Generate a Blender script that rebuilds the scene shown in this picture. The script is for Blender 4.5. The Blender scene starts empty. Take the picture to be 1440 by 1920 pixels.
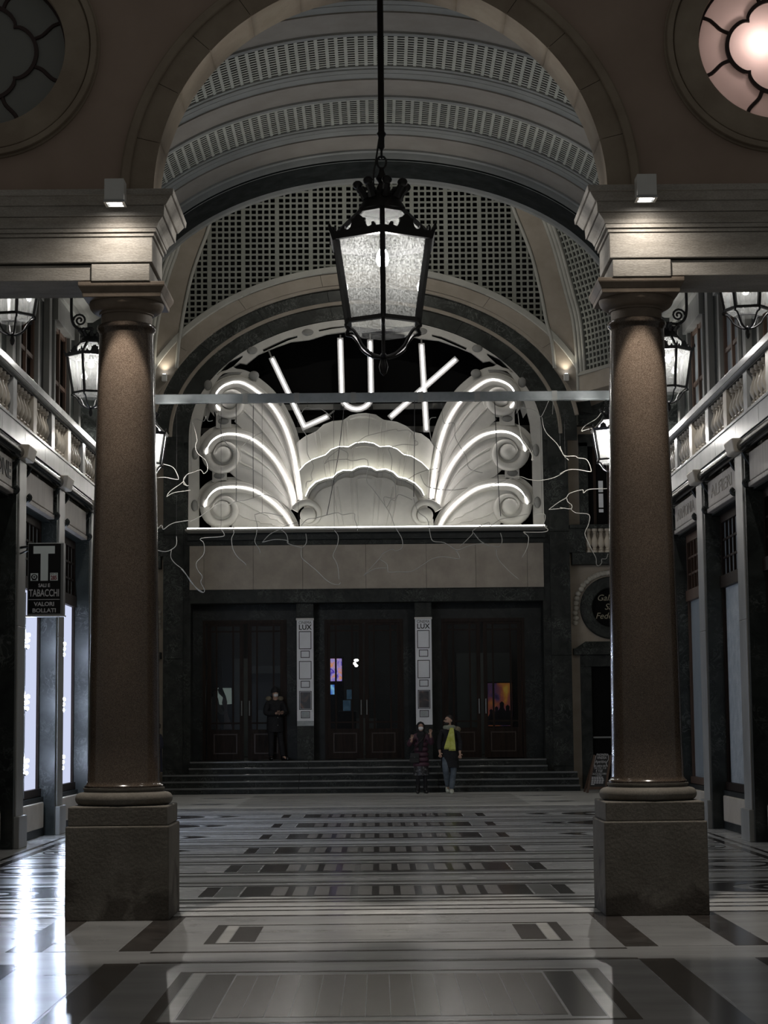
import bpy, bmesh, math, random
from mathutils import Vector, Matrix, Quaternion
random.seed(7)
SC = bpy.context.scene
COL = SC.collection
PI = math.pi

# ------------------------------------------------------------------ camera
F_PX, CAM_H = 3600.0, 1.6
PITCH, YAW, ROLL = math.atan(397 / 3600.0), 12 / 3600.0, 0.0095
fw = Vector((math.sin(YAW) * math.cos(PITCH), math.cos(YAW) * math.cos(PITCH), math.sin(PITCH)))
r0 = Vector((math.cos(YAW), -math.sin(YAW), 0.0))
u0 = r0.cross(fw)
rt = r0 * math.cos(ROLL) - u0 * math.sin(ROLL)
up = u0 * math.cos(ROLL) + r0 * math.sin(ROLL)
CAM = Vector((0, 0, CAM_H))
cd = bpy.data.cameras.new('camera')
cd.sensor_fit = 'VERTICAL'
cd.sensor_height = 36.0
cd.lens = F_PX / 1920.0 * 36.0
cd.clip_start, cd.clip_end = 0.1, 300
cam = bpy.data.objects.new('camera', cd)
COL.objects.link(cam)
cam.matrix_world = Matrix((
    (rt.x, up.x, -fw.x, 0.0), (rt.y, up.y, -fw.y, 0.0), (rt.z, up.z, -fw.z, CAM_H), (0, 0, 0, 1)))
SC.camera = cam


def ray(px, py):
    return fw + rt * ((px - 720) / F_PX) - up * ((py - 960) / F_PX)


def U(px, py, Y):
    """measured photo point -> (X, Z) on the vertical plane at distance Y"""
    d = ray(px, py)
    t = Y / d.y
    return (d.x * t, CAM_H + d.z * t)


# ------------------------------------------------------------------ world, exposure
world = bpy.data.worlds.new('world')
SC.world = world
world.use_nodes = True
bg = world.node_tree.nodes['Background']
bg.inputs[0].default_value = (0.66, 0.645, 0.605, 1)
bg.inputs[1].default_value = 0.10
SC.view_settings.view_transform = 'Standard'
SC.view_settings.look = 'None'
SC.view_settings.gamma = 1.0
SC.view_settings.use_curve_mapping = False
SC.view_settings.exposure = 0.5
SC.cycles.max_bounces = 8
SC.cycles.diffuse_bounces = 4
SC.cycles.transparent_max_bounces = 20
SC.cycles.sample_clamp_indirect = 2.0
SC.cycles.caustics_reflective = False
SC.cycles.caustics_refractive = False
SC.cycles.blur_glossy = 0.6

# strengths (W/m2/sr for meshes)
E_NEON = 9.0
E_LED = 5.0
E_LANTERN = 480.0
AX = 0.05           # axis of the gallery
FX = -0.28          # axis of the cinema front

# ------------------------------------------------------------------ materials


class NT:
    def __init__(s, name):
        s.m = bpy.data.materials.new(name)
        s.m.use_nodes = True
        s.t = s.m.node_tree
        s.t.nodes.clear()
        s.out = s.t.nodes.new('ShaderNodeOutputMaterial')

    def n(s, typ, **kw):
        nd = s.t.nodes.new(typ)
        for k, v in kw.items():
            if k.startswith('i_'):
                key = k[2:]
                key = int(key) if key.isdigit() else key.replace('_', ' ')
                inp = nd.inputs[key]
                if hasattr(v, 'is_linked') or isinstance(v, bpy.types.NodeSocket):
                    s.t.links.new(v, inp)
                else:
                    if inp.type == 'RGBA' and len(v) == 3:
                        v = (*v, 1)
                    inp.default_value = v
            else:
                setattr(nd, k, v)
        return nd

    def ramp(s, fac, stops):
        nd = s.n('ShaderNodeValToRGB')
        cr = nd.color_ramp
        while len(cr.elements) < len(stops):
            cr.elements.new(0.5)
        for e, (p, c) in zip(cr.elements, stops):
            e.position = p
            e.color = (*c, 1) if len(c) == 3 else c
        s.t.links.new(fac, nd.inputs[0])
        return nd.outputs[0]

    def done(s, shader):
        s.t.links.new(shader, s.out.inputs[0])
        return s.m


def coords(b, scale=(1, 1, 1)):
    tc = b.n('ShaderNodeTexCoord')
    mp = b.n('ShaderNodeMapping', i_Vector=tc.outputs['Object'], i_Scale=scale)
    return mp.outputs[0]


def stone(name, c1, c2, scale=3.0, rough=0.6, bump=0.0, stretch=(1, 1, 1), detail=6.0, lo=0.35, hi=0.68, fine=0.0, coat=0.0, spec=0.5, rough2=None):
    b = NT(name)
    v = coords(b, stretch)
    nz = b.n('ShaderNodeTexNoise', i_Vector=v, i_Scale=scale, i_Detail=detail, i_Roughness=0.6)
    col = b.ramp(nz.outputs['Fac'], [(lo, c1), (hi, c2)])
    if fine:
        n2 = b.n('ShaderNodeTexNoise', i_Vector=v, i_Scale=scale * 28, i_Detail=3.0)
        rr = b.ramp(n2.outputs['Fac'], [(0.35, (1 - fine,) * 3), (0.65, (1 + fine,) * 3)])
        mx = b.n('ShaderNodeMix', data_type='RGBA', blend_type='MULTIPLY')
        mx.inputs[0].default_value = 1
        b.t.links.new(col, mx.inputs[6])
        b.t.links.new(rr, mx.inputs[7])
        col = mx.outputs[2]
    p = b.n('ShaderNodeBsdfPrincipled', i_Base_Color=col, i_Roughness=rough)
    p.inputs['Specular IOR Level'].default_value = spec
    if rough2 is not None:
        n3 = b.n('ShaderNodeTexNoise', i_Vector=v, i_Scale=scale * 1.7, i_Detail=4.0)
        mr = b.n('ShaderNodeMapRange', i_Value=n3.outputs['Fac'], i_3=rough, i_4=rough2)
        b.t.links.new(mr.outputs[0], p.inputs['Roughness'])
    if coat:
        p.inputs['Coat Weight'].default_value = coat
        p.inputs['Coat Roughness'].default_value = 0.08
    if bump:
        n4 = b.n('ShaderNodeTexNoise', i_Vector=v, i_Scale=scale * 12, i_Detail=4.0)
        bp = b.n('ShaderNodeBump', i_Strength=bump, i_Distance=0.01, i_Height=n4.outputs['Fac'])
        b.t.links.new(bp.outputs[0], p.inputs['Normal'])
    return b.done(p.outputs[0])


def veined(name, base, mid, vein, scale=1.5, rough=0.2, width=0.035, spec=0.5, waxy=0.0):
    b = NT(name)
    v = coords(b)
    n1 = b.n('ShaderNodeTexNoise', i_Vector=v, i_Scale=scale, i_Detail=8.0, i_Roughness=0.62, i_Distortion=1.4)
    c0 = b.ramp(n1.outputs['Fac'], [(0.35, base), (0.7, mid)])
    n2 = b.n('ShaderNodeTexNoise', i_Vector=v, i_Scale=scale * 1.9, i_Detail=7.0, i_Roughness=0.6, i_Distortion=2.2)
    msk = b.ramp(n2.outputs['Fac'], [(0.5 - width, (0, 0, 0)), (0.5, (1, 1, 1)), (0.5 + width, (0, 0, 0))])
    n3 = b.n('ShaderNodeTexNoise', i_Vector=v, i_Scale=scale * 0.8, i_Detail=3.0)
    gate = b.ramp(n3.outputs['Fac'], [(0.45, (0, 0, 0)), (0.65, (1, 1, 1))])
    mm = b.n('ShaderNodeMath', operation='MULTIPLY', i_0=msk, i_1=gate)
    mx = b.n('ShaderNodeMix', data_type='RGBA')
    b.t.links.new(mm.outputs[0], mx.inputs[0])
    b.t.links.new(c0, mx.inputs[6])
    mx.inputs[7].default_value = (*vein, 1)
    p = b.n('ShaderNodeBsdfPrincipled', i_Base_Color=mx.outputs[2], i_Roughness=rough)
    p.inputs['Specular IOR Level'].default_value = spec
    return b.done(p.outputs[0])


def granite(name, c1, c2, c3, rough=0.16):
    b = NT(name)
    v = coords(b)
    vo = b.n('ShaderNodeTexVoronoi', i_Vector=v, i_Scale=300.0)
    bw = b.n('ShaderNodeRGBToBW', i_Color=vo.outputs['Color'])
    col = b.ramp(bw.outputs[0], [(0.2, c1), (0.5, c2), (0.8, c3)])
    n1 = b.n('ShaderNodeTexNoise', i_Vector=v, i_Scale=1.2, i_Detail=4.0)
    sh = b.ramp(n1.outputs['Fac'], [(0.3, (0.75, 0.75, 0.75)), (0.7, (1.15, 1.12, 1.1))])
    mx = b.n('ShaderNodeMix', data_type='RGBA', blend_type='MULTIPLY')
    mx.inputs[0].default_value = 1
    b.t.links.new(col, mx.inputs[6])
    b.t.links.new(sh, mx.inputs[7])
    p = b.n('ShaderNodeBsdfPrincipled', i_Base_Color=mx.outputs[2], i_Roughness=rough)
    return b.done(p.outputs[0])


def plain(name, c, rough=0.5, metal=0.0, spec=0.5, vary=0.0):
    if vary:
        return stone(name, tuple(x * (1 - vary) for x in c), tuple(x * (1 + vary) for x in c), 4.0, rough, spec=spec)
    b = NT(name)
    p = b.n('ShaderNodeBsdfPrincipled', i_Base_Color=c, i_Roughness=rough, i_Metallic=metal)
    p.inputs['Specular IOR Level'].default_value = spec
    return b.done(p.outputs[0])


def glow(name, c, s):
    b = NT(name)
    e = b.n('ShaderNodeEmission', i_Color=c, i_Strength=s)
    return b.done(e.outputs[0])


def dirty_glass(name, tint=(1, 1, 1), dirt=0.3, gloss=0.08, scale=9.0, base=0.04, gr=0.03):
    b = NT(name)
    v = coords(b)
    nz = b.n('ShaderNodeTexNoise', i_Vector=v, i_Scale=scale, i_Detail=10.0, i_Roughness=0.78, i_Distortion=0.3)
    fac = b.ramp(nz.outputs['Fac'], [(0.42, (base,) * 3), (0.72, (dirt,) * 3)])
    tr = b.n('ShaderNodeBsdfTransparent', i_Color=tint)
    tl = b.n('ShaderNodeBsdfTranslucent', i_Color=(0.8, 0.82, 0.8))
    df = b.n('ShaderNodeBsdfDiffuse', i_Color=(0.5, 0.51, 0.5))
    m0 = b.n('ShaderNodeMixShader', i_0=0.3)
    b.t.links.new(tl.outputs[0], m0.inputs[1])
    b.t.links.new(df.outputs[0], m0.inputs[2])
    m1 = b.n('ShaderNodeMixShader', i_0=fac)
    b.t.links.new(tr.outputs[0], m1.inputs[1])
    b.t.links.new(m0.outputs[0], m1.inputs[2])
    gl = b.n('ShaderNodeBsdfGlossy', i_Roughness=gr)
    m2 = b.n('ShaderNodeMixShader', i_0=gloss)
    b.t.links.new(m1.outputs[0], m2.inputs[1])
    b.t.links.new(gl.outputs[0], m2.inputs[2])
    return b.done(m2.outputs[0])


def frosted(name, tint, trans=0.12):
    b = NT(name)
    v = coords(b)
    nz = b.n('ShaderNodeTexNoise', i_Vector=v, i_Scale=2.0, i_Detail=3.0)
    c = b.ramp(nz.outputs['Fac'], [(0.3, tuple(x * 0.85 for x in tint)), (0.7, tint)])
    tl = b.n('ShaderNodeBsdfTranslucent', i_Color=c)
    df = b.n('ShaderNodeBsdfDiffuse', i_Color=tuple(x * 0.5 for x in tint))
    m0 = b.n('ShaderNodeMixShader', i_0=0.35)
    b.t.links.new(tl.outputs[0], m0.inputs[1])
    b.t.links.new(df.outputs[0], m0.inputs[2])
    gl = b.n('ShaderNodeBsdfGlossy', i_Roughness=0.15)
    m2 = b.n('ShaderNodeMixShader', i_0=0.05)
    b.t.links.new(m0.outputs[0], m2.inputs[1])
    b.t.links.new(gl.outputs[0], m2.inputs[2])
    return b.done(m2.outputs[0])


def painted_picture(name, stops, scale, e=0.0, stretch=(1, 1, 1), dist=1.2):
    """a printed, backlit or self-glowing picture: bands of colour broken by noise"""
    b = NT(name)
    v = coords(b, stretch)
    nz = b.n('ShaderNodeTexNoise', i_Vector=v, i_Scale=scale, i_Detail=5.0, i_Distortion=dist)
    col = b.ramp(nz.outputs['Fac'], stops)
    if e:
        em = b.n('ShaderNodeEmission', i_Color=col, i_Strength=e)
        return b.done(em.outputs[0])
    p = b.n('ShaderNodeBsdfPrincipled', i_Base_Color=col, i_Roughness=0.4)
    return b.done(p.outputs[0])


M = {}
M['plaster'] = stone('plaster', (0.30, 0.225, 0.18), (0.38, 0.29, 0.235), 0.9, 0.9, 0.15)
M['archstone'] = stone('archstone', (0.25, 0.20, 0.15), (0.33, 0.275, 0.21), 2.5, 0.85, 0.25)
M['stone'] = stone('stone', (0.30, 0.275, 0.24), (0.44, 0.41, 0.37), 5.0, 0.75, 0.3, (0.4, 1, 1.5), fine=0.15)
M['capstone'] = stone('capital_stone', (0.15, 0.115, 0.085), (0.22, 0.175, 0.135), 5.0, 0.6, 0.2)
M['plinth'] = stone('plinth', (0.105, 0.095, 0.080), (0.15, 0.138, 0.12), 3.0, 0.85, 0.35, fine=0.12)
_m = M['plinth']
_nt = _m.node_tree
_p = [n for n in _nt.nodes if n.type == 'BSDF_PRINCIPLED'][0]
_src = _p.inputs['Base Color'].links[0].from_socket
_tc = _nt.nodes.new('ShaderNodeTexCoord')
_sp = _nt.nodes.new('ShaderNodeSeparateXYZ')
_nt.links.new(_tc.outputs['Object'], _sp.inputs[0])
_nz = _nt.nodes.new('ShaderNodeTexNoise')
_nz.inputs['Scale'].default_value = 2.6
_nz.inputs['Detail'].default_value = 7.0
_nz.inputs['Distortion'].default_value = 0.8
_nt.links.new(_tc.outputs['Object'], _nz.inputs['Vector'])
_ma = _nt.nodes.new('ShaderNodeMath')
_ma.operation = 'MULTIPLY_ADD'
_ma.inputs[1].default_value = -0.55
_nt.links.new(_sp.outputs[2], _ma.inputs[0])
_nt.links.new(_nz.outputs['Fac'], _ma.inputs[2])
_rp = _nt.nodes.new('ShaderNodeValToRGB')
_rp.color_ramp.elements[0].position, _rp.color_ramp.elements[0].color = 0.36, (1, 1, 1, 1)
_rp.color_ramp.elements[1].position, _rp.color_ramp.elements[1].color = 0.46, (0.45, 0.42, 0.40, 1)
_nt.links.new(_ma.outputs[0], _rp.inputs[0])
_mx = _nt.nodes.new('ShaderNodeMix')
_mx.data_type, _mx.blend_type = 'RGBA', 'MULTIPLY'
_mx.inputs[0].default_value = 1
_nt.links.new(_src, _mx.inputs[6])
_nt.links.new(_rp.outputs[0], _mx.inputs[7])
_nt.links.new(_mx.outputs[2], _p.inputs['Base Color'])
M['granite'] = granite('granite', (0.038, 0.028, 0.021), (0.070, 0.053, 0.041), (0.122, 0.098, 0.078))
M['tan'] = stone('tan', (0.25, 0.22, 0.18), (0.315, 0.28, 0.235), 2.0, 0.85, 0.1)
M['vaultgrey'] = stone('vaultgrey', (0.29, 0.29, 0.265), (0.35, 0.35, 0.32), 2.0, 0.85)
M['vaulttan'] = stone('vaulttan', (0.27, 0.24, 0.205), (0.32, 0.29, 0.25), 2.0, 0.85)
M['lattice'] = stone('lattice', (0.42, 0.42, 0.36), (0.49, 0.49, 0.42), 3.0, 0.8)
M['lattice_dimmed'] = stone('crossing_lattice', (0.18, 0.19, 0.17), (0.22, 0.23, 0.205), 3.0, 0.85)  # lattice paint darkened to offset the strong lantern in the crossing
M['void'] = plain('void', (0.006, 0.006, 0.006), 0.95, spec=0.1)
M['green'] = veined('green_marble', (0.014, 0.017, 0.016), (0.040, 0.046, 0.043), (0.13, 0.14, 0.132), 2.2, 0.28)
M['greenmatt'] = veined('green_marble_matt', (0.013, 0.015, 0.014), (0.036, 0.040, 0.037), (0.11, 0.12, 0.11), 2.6, 0.5, spec=0.2)
M['blackmarble'] = veined('black_marble', (0.008, 0.010, 0.010), (0.020, 0.024, 0.023), (0.06, 0.07, 0.065), 2.0, 0.45, spec=0.25)
M['rollblack'] = stone('polished_black_stone', (0.008, 0.009, 0.009), (0.02, 0.022, 0.021), 3.0, 0.14, spec=0.4)
M['pilaster_dim'] = stone('pilaster_stone_dimmed', (0.17, 0.17, 0.16), (0.24, 0.24, 0.225), 2.5, 0.35, 0, (1, 1, 0.3))  # pilaster stone darkened to offset the lanterns beside it
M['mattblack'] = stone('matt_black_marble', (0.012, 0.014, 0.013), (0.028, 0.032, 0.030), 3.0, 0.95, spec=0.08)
M['grey_polish'] = stone('polished_grey_stone', (0.34, 0.345, 0.34), (0.46, 0.46, 0.45), 2.2, 0.16, 0, (1, 1, 0.25), rough2=0.3)
M['pilaster'] = stone('pilaster_stone', (0.30, 0.30, 0.285), (0.40, 0.40, 0.375), 2.5, 0.3, 0, (1, 1, 0.3))
M['cream'] = stone('cream_stone', (0.50, 0.44, 0.36), (0.60, 0.545, 0.46), 3.0, 0.4)
M['travertine'] = stone('travertine', (0.30, 0.265, 0.235), (0.44, 0.40, 0.36), 4.0, 0.45, 0.1, (1, 3, 0.35))
M['beige'] = stone('beige_slab', (0.34, 0.295, 0.245), (0.44, 0.39, 0.325), 2.2, 0.6, 0.05)
M['beigewall'] = stone('beige_wall', (0.33, 0.28, 0.22), (0.40, 0.345, 0.28), 2.5, 0.8)
M['relief'] = stone('relief', (0.42, 0.39, 0.33), (0.56, 0.53, 0.46), 12.0, 0.8, 0.3)
M['f_light'] = stone('floor_light_marble', (0.38, 0.385, 0.385), (0.52, 0.525, 0.52), 1.6, 0.20, 0, (0.35, 1, 1), rough2=0.34)
M['f_light2'] = stone('floor_pale_marble', (0.36, 0.36, 0.35), (0.46, 0.46, 0.445), 2.0, 0.16, 0, (0.35, 1, 1), rough2=0.28)
M['f_near_dim'] = stone('floor_light_marble_dimmed', (0.235, 0.24, 0.243), (0.315, 0.32, 0.322), 2.0, 0.16, 0, (0.35, 1, 1), rough2=0.28)  # darker copy of the light marble, offsets the lamps over the near floor
M['f_white'] = stone('floor_white_marble', (0.52, 0.52, 0.50), (0.62, 0.62, 0.60), 2.0, 0.14, 0)
M['f_far_bright'] = stone('white_marble_brightened', (0.50, 0.50, 0.48), (0.62, 0.62, 0.59), 1.5, 0.42, 0, (0.35, 1, 1))  # paler and rougher, stands in for the sign's light on the crossing floor
M['f_far_bright_grey'] = stone('grey_marble_brightened', (0.30, 0.30, 0.29), (0.42, 0.42, 0.40), 1.5, 0.42, 0, (0.35, 1, 1))  # grey marble lightened likewise, brightness put into the colour
M['f_dark'] = veined('floor_dark_marble', (0.040, 0.036, 0.034), (0.080, 0.071, 0.066), (0.15, 0.15, 0.15), 1.8, 0.16, 0.02)
M['f_brown'] = stone('floor_brown_marble', (0.16, 0.145, 0.13), (0.235, 0.215, 0.195), 3.0, 0.13, 0, rough2=0.22)
M['f_cell'] = stone('floor_cell_marble', (0.165, 0.155, 0.145), (0.225, 0.212, 0.198), 3.0, 0.2, 0, rough2=0.3)
M['f_grey'] = stone('floor_grey_marble', (0.13, 0.135, 0.135), (0.20, 0.205, 0.205), 2.0, 0.14, 0)
M['iron'] = plain('black_iron', (0.010, 0.010, 0.011), 0.45, 0.3)
M['steel'] = plain('brushed_steel', (0.30, 0.31, 0.31), 0.35, 0.7)
M['beam'] = stone('beam_steel', (0.15, 0.165, 0.17), (0.22, 0.235, 0.24), 3.0, 0.5)
M['white_paint'] = plain('white_paint', (0.62, 0.62, 0.60), 0.5, vary=0.05)
M['wood_dark'] = stone('dark_wood', (0.013, 0.008, 0.006), (0.028, 0.017, 0.012), 3.0, 0.5, 0, (6, 6, 0.5), spec=0.15)
M['wood_mid'] = stone('brown_wood', (0.065, 0.036, 0.023), (0.11, 0.062, 0.040), 3.0, 0.45, 0, (6, 6, 0.5))
M['wood_panel'] = stone('panel_wood', (0.030, 0.018, 0.012), (0.052, 0.031, 0.021), 3.0, 0.45, 0, (6, 6, 0.5))
M['sign'] = stone('sign_white', (0.50, 0.49, 0.455), (0.60, 0.59, 0.55), 2.0, 0.55)
M['signgrey'] = stone('sign_grey', (0.20, 0.20, 0.19), (0.26, 0.26, 0.245), 2.0, 0.6)
M['tray'] = plain('letter_tray', (0.34, 0.34, 0.33), 0.5, vary=0.06)
M['neon'] = glow('neon', (1.0, 0.955, 0.94), E_NEON)
M['neon_letter'] = glow('neon_letter', (1.0, 0.96, 0.95), E_NEON * 0.55)
M['neon_edge'] = glow('neon_edge', (1.0, 0.97, 0.84), 10.0)
M['footlight'] = glow('footlight', (1.0, 0.98, 0.90), 9.0)
M['bulb'] = glow('lantern_bulb', (1.0, 0.97, 0.94), E_LANTERN)
M['bulb_c'] = glow('lantern_bulb_arch', (1.0, 0.97, 0.94), 330.0)
M['bulb_x'] = glow('lantern_bulb_crossing', (1.0, 0.95, 0.88), 1600.0)
M['bulb_f'] = glow('lantern_bulb_far', (1.0, 0.97, 0.94), 2000.0)
M['lampglow'] = glow('lamp_glow', (1.0, 0.98, 0.95), 14.0)
M['ledpanel'] = glow('led_panel', (0.70, 0.76, 1.0), 0.62)
M['led'] = glow('led_spot', (0.66, 0.78, 1.0), 330.0)
M['lglass'] = dirty_glass('lantern_glass', (0.97, 0.97, 0.95), 0.24, 0.05, 60.0, 0.010)
M['winglass'] = dirty_glass('window_glass', (0.5, 0.52, 0.52), 0.03, 0.10, 3.0, 0.0)
M['doorglass'] = dirty_glass('door_glass', (0.62, 0.64, 0.64), 0.012, 0.01, 3.0, 0.0, 0.3)
M['pane_blue'] = stone('curtained_pane', (0.30, 0.34, 0.36), (0.42, 0.46, 0.48), 1.2, 0.12, 0, (1, 1, 0.3))
M['pane_pink'] = frosted('pink_frosted_glass', (0.92, 0.74, 0.70))
M['pane_grey'] = frosted('grey_frosted_glass', (0.92, 0.98, 0.94))
M['oculamp'] = glow('oculus_lamp', (1.0, 0.82, 0.76), 60.0)
M['lead'] = plain('dark_red_lead', (0.030, 0.012, 0.010), 0.5)
M['paper'] = stone('paper', (0.34, 0.38, 0.40), (0.50, 0.53, 0.54), 6.0, 0.5, 0.8)
M['banner'] = plain('banner_paper', (0.80, 0.82, 0.86), 0.6, vary=0.04)
M['ink'] = plain('black_ink', (0.008, 0.008, 0.010), 0.5)
M['signblack'] = plain('sign_black', (0.006, 0.006, 0.007), 0.3)
M['signletter'] = plain('sign_letter', (0.80, 0.88, 0.88), 0.4)
M['signletter2'] = plain('sign_letter_small', (0.66, 0.66, 0.68), 0.4)
M['red'] = plain('sign_red', (0.22, 0.02, 0.03), 0.5)
M['wire'] = plain('grey_wire', (0.33, 0.32, 0.29), 0.5)
M['cable'] = plain('dark_cable', (0.02, 0.02, 0.02), 0.6)
M['skin'] = stone('skin', (0.46, 0.29, 0.22), (0.52, 0.34, 0.26), 9.0, 0.55)
M['coat_black'] = stone('black_cloth', (0.008, 0.008, 0.010), (0.018, 0.018, 0.022), 14.0, 0.85, 0.3)
M['coat_plum'] = stone('plum_quilt', (0.060, 0.024, 0.040), (0.10, 0.042, 0.066), 8.0, 0.5, 0.2)
M['denim'] = stone('denim', (0.085, 0.11, 0.14), (0.15, 0.18, 0.215), 9.0, 0.8, 0.2)
M['scarf_y'] = stone('yellow_scarf', (0.55, 0.58, 0.10), (0.72, 0.74, 0.26), 11.0, 0.85, 0.2)
M['scarf_g'] = stone('grey_scarf', (0.20, 0.22, 0.18), (0.34, 0.36, 0.28), 20.0, 0.9, 0.2)
M['fur'] = stone('fur', (0.17, 0.145, 0.10), (0.34, 0.295, 0.21), 40.0, 0.95, 0.9)
M['mask'] = plain('white_mask', (0.80, 0.80, 0.81), 0.7)
M['hair'] = plain('dark_hair', (0.012, 0.009, 0.008), 0.5)
M['plaid'] = painted_picture('plaid', [(0.35, (0.012, 0.012, 0.014)), (0.55, (0.05, 0.05, 0.055)), (0.68, (0.30, 0.30, 0.30))], 14.0, 0, (1, 1, 1.6))
M['leather'] = plain('black_leather', (0.012, 0.012, 0.012), 0.35)
M['shoe_white'] = plain('white_shoe', (0.62, 0.64, 0.55), 0.6)
M['chalkboard'] = plain('chalkboard', (0.010, 0.010, 0.011), 0.6)
M['chalk'] = plain('chalk', (0.55, 0.55, 0.56), 0.8)
M['screen'] = painted_picture('film_screen', [(0.25, (0.01, 0.005, 0.06)), (0.42, (0.10, 0.05, 0.62)), (0.55, (0.55, 0.42, 0.85)), (0.66, (0.95, 0.35, 0.12)), (0.8, (0.9, 0.8, 0.9))], 5.0, 0.9)
M['screen_b'] = painted_picture('blue_screen', [(0.3, (0.02, 0.10, 0.75)), (0.7, (0.35, 0.75, 0.95))], 3.0, 0.9)
M['notice'] = painted_picture('notice', [(0.3, (0.03, 0.07, 0.12)), (0.7, (0.08, 0.15, 0.22))], 4.0, 0.35)  # paper notice with a glow of its own, no lamp behind
M['greenlit'] = painted_picture('pale_backdrop', [(0.3, (0.44, 0.52, 0.48)), (0.7, (0.52, 0.60, 0.55))], 2.0, 0.28)  # standee board, its brightness put in as a faint glow
M['poster_fire'] = painted_picture('sunset_poster', [(0.28, (0.02, 0.012, 0.04)), (0.42, (0.09, 0.05, 0.12)), (0.54, (0.30, 0.08, 0.06)), (0.66, (0.50, 0.20, 0.04)), (0.80, (0.62, 0.48, 0.08))], 1.7, 0.30)  # printed sheet that glows by itself instead of being lit
M['poster_dark'] = painted_picture('dark_poster', [(0.35, (0.03, 0.032, 0.04)), (0.58, (0.07, 0.06, 0.06)), (0.72, (0.28, 0.15, 0.10))], 4.0)
M['figure_a'] = plain('cutout_shirt', (0.40, 0.38, 0.36), 0.7, vary=0.2)
M['figure_b'] = plain('cutout_dress', (0.42, 0.33, 0.32), 0.7, vary=0.2)
M['figure_p'] = plain('poster_figure', (0.075, 0.06, 0.10), 0.7, vary=0.2)
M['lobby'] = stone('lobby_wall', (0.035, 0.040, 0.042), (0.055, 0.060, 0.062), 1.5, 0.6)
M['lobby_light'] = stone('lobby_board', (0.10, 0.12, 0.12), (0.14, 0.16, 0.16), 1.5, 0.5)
M['softlamp'] = glow('lobby_lamp', (1.0, 0.95, 0.88), 9.0)
M['gold'] = plain('pale_gold_paint', (0.30, 0.27, 0.20), 0.5)
M['greyblue'] = plain('dark_blue_cloth', (0.015, 0.017, 0.032), 0.85, vary=0.2)

# ------------------------------------------------------------------ mesh helpers


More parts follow.
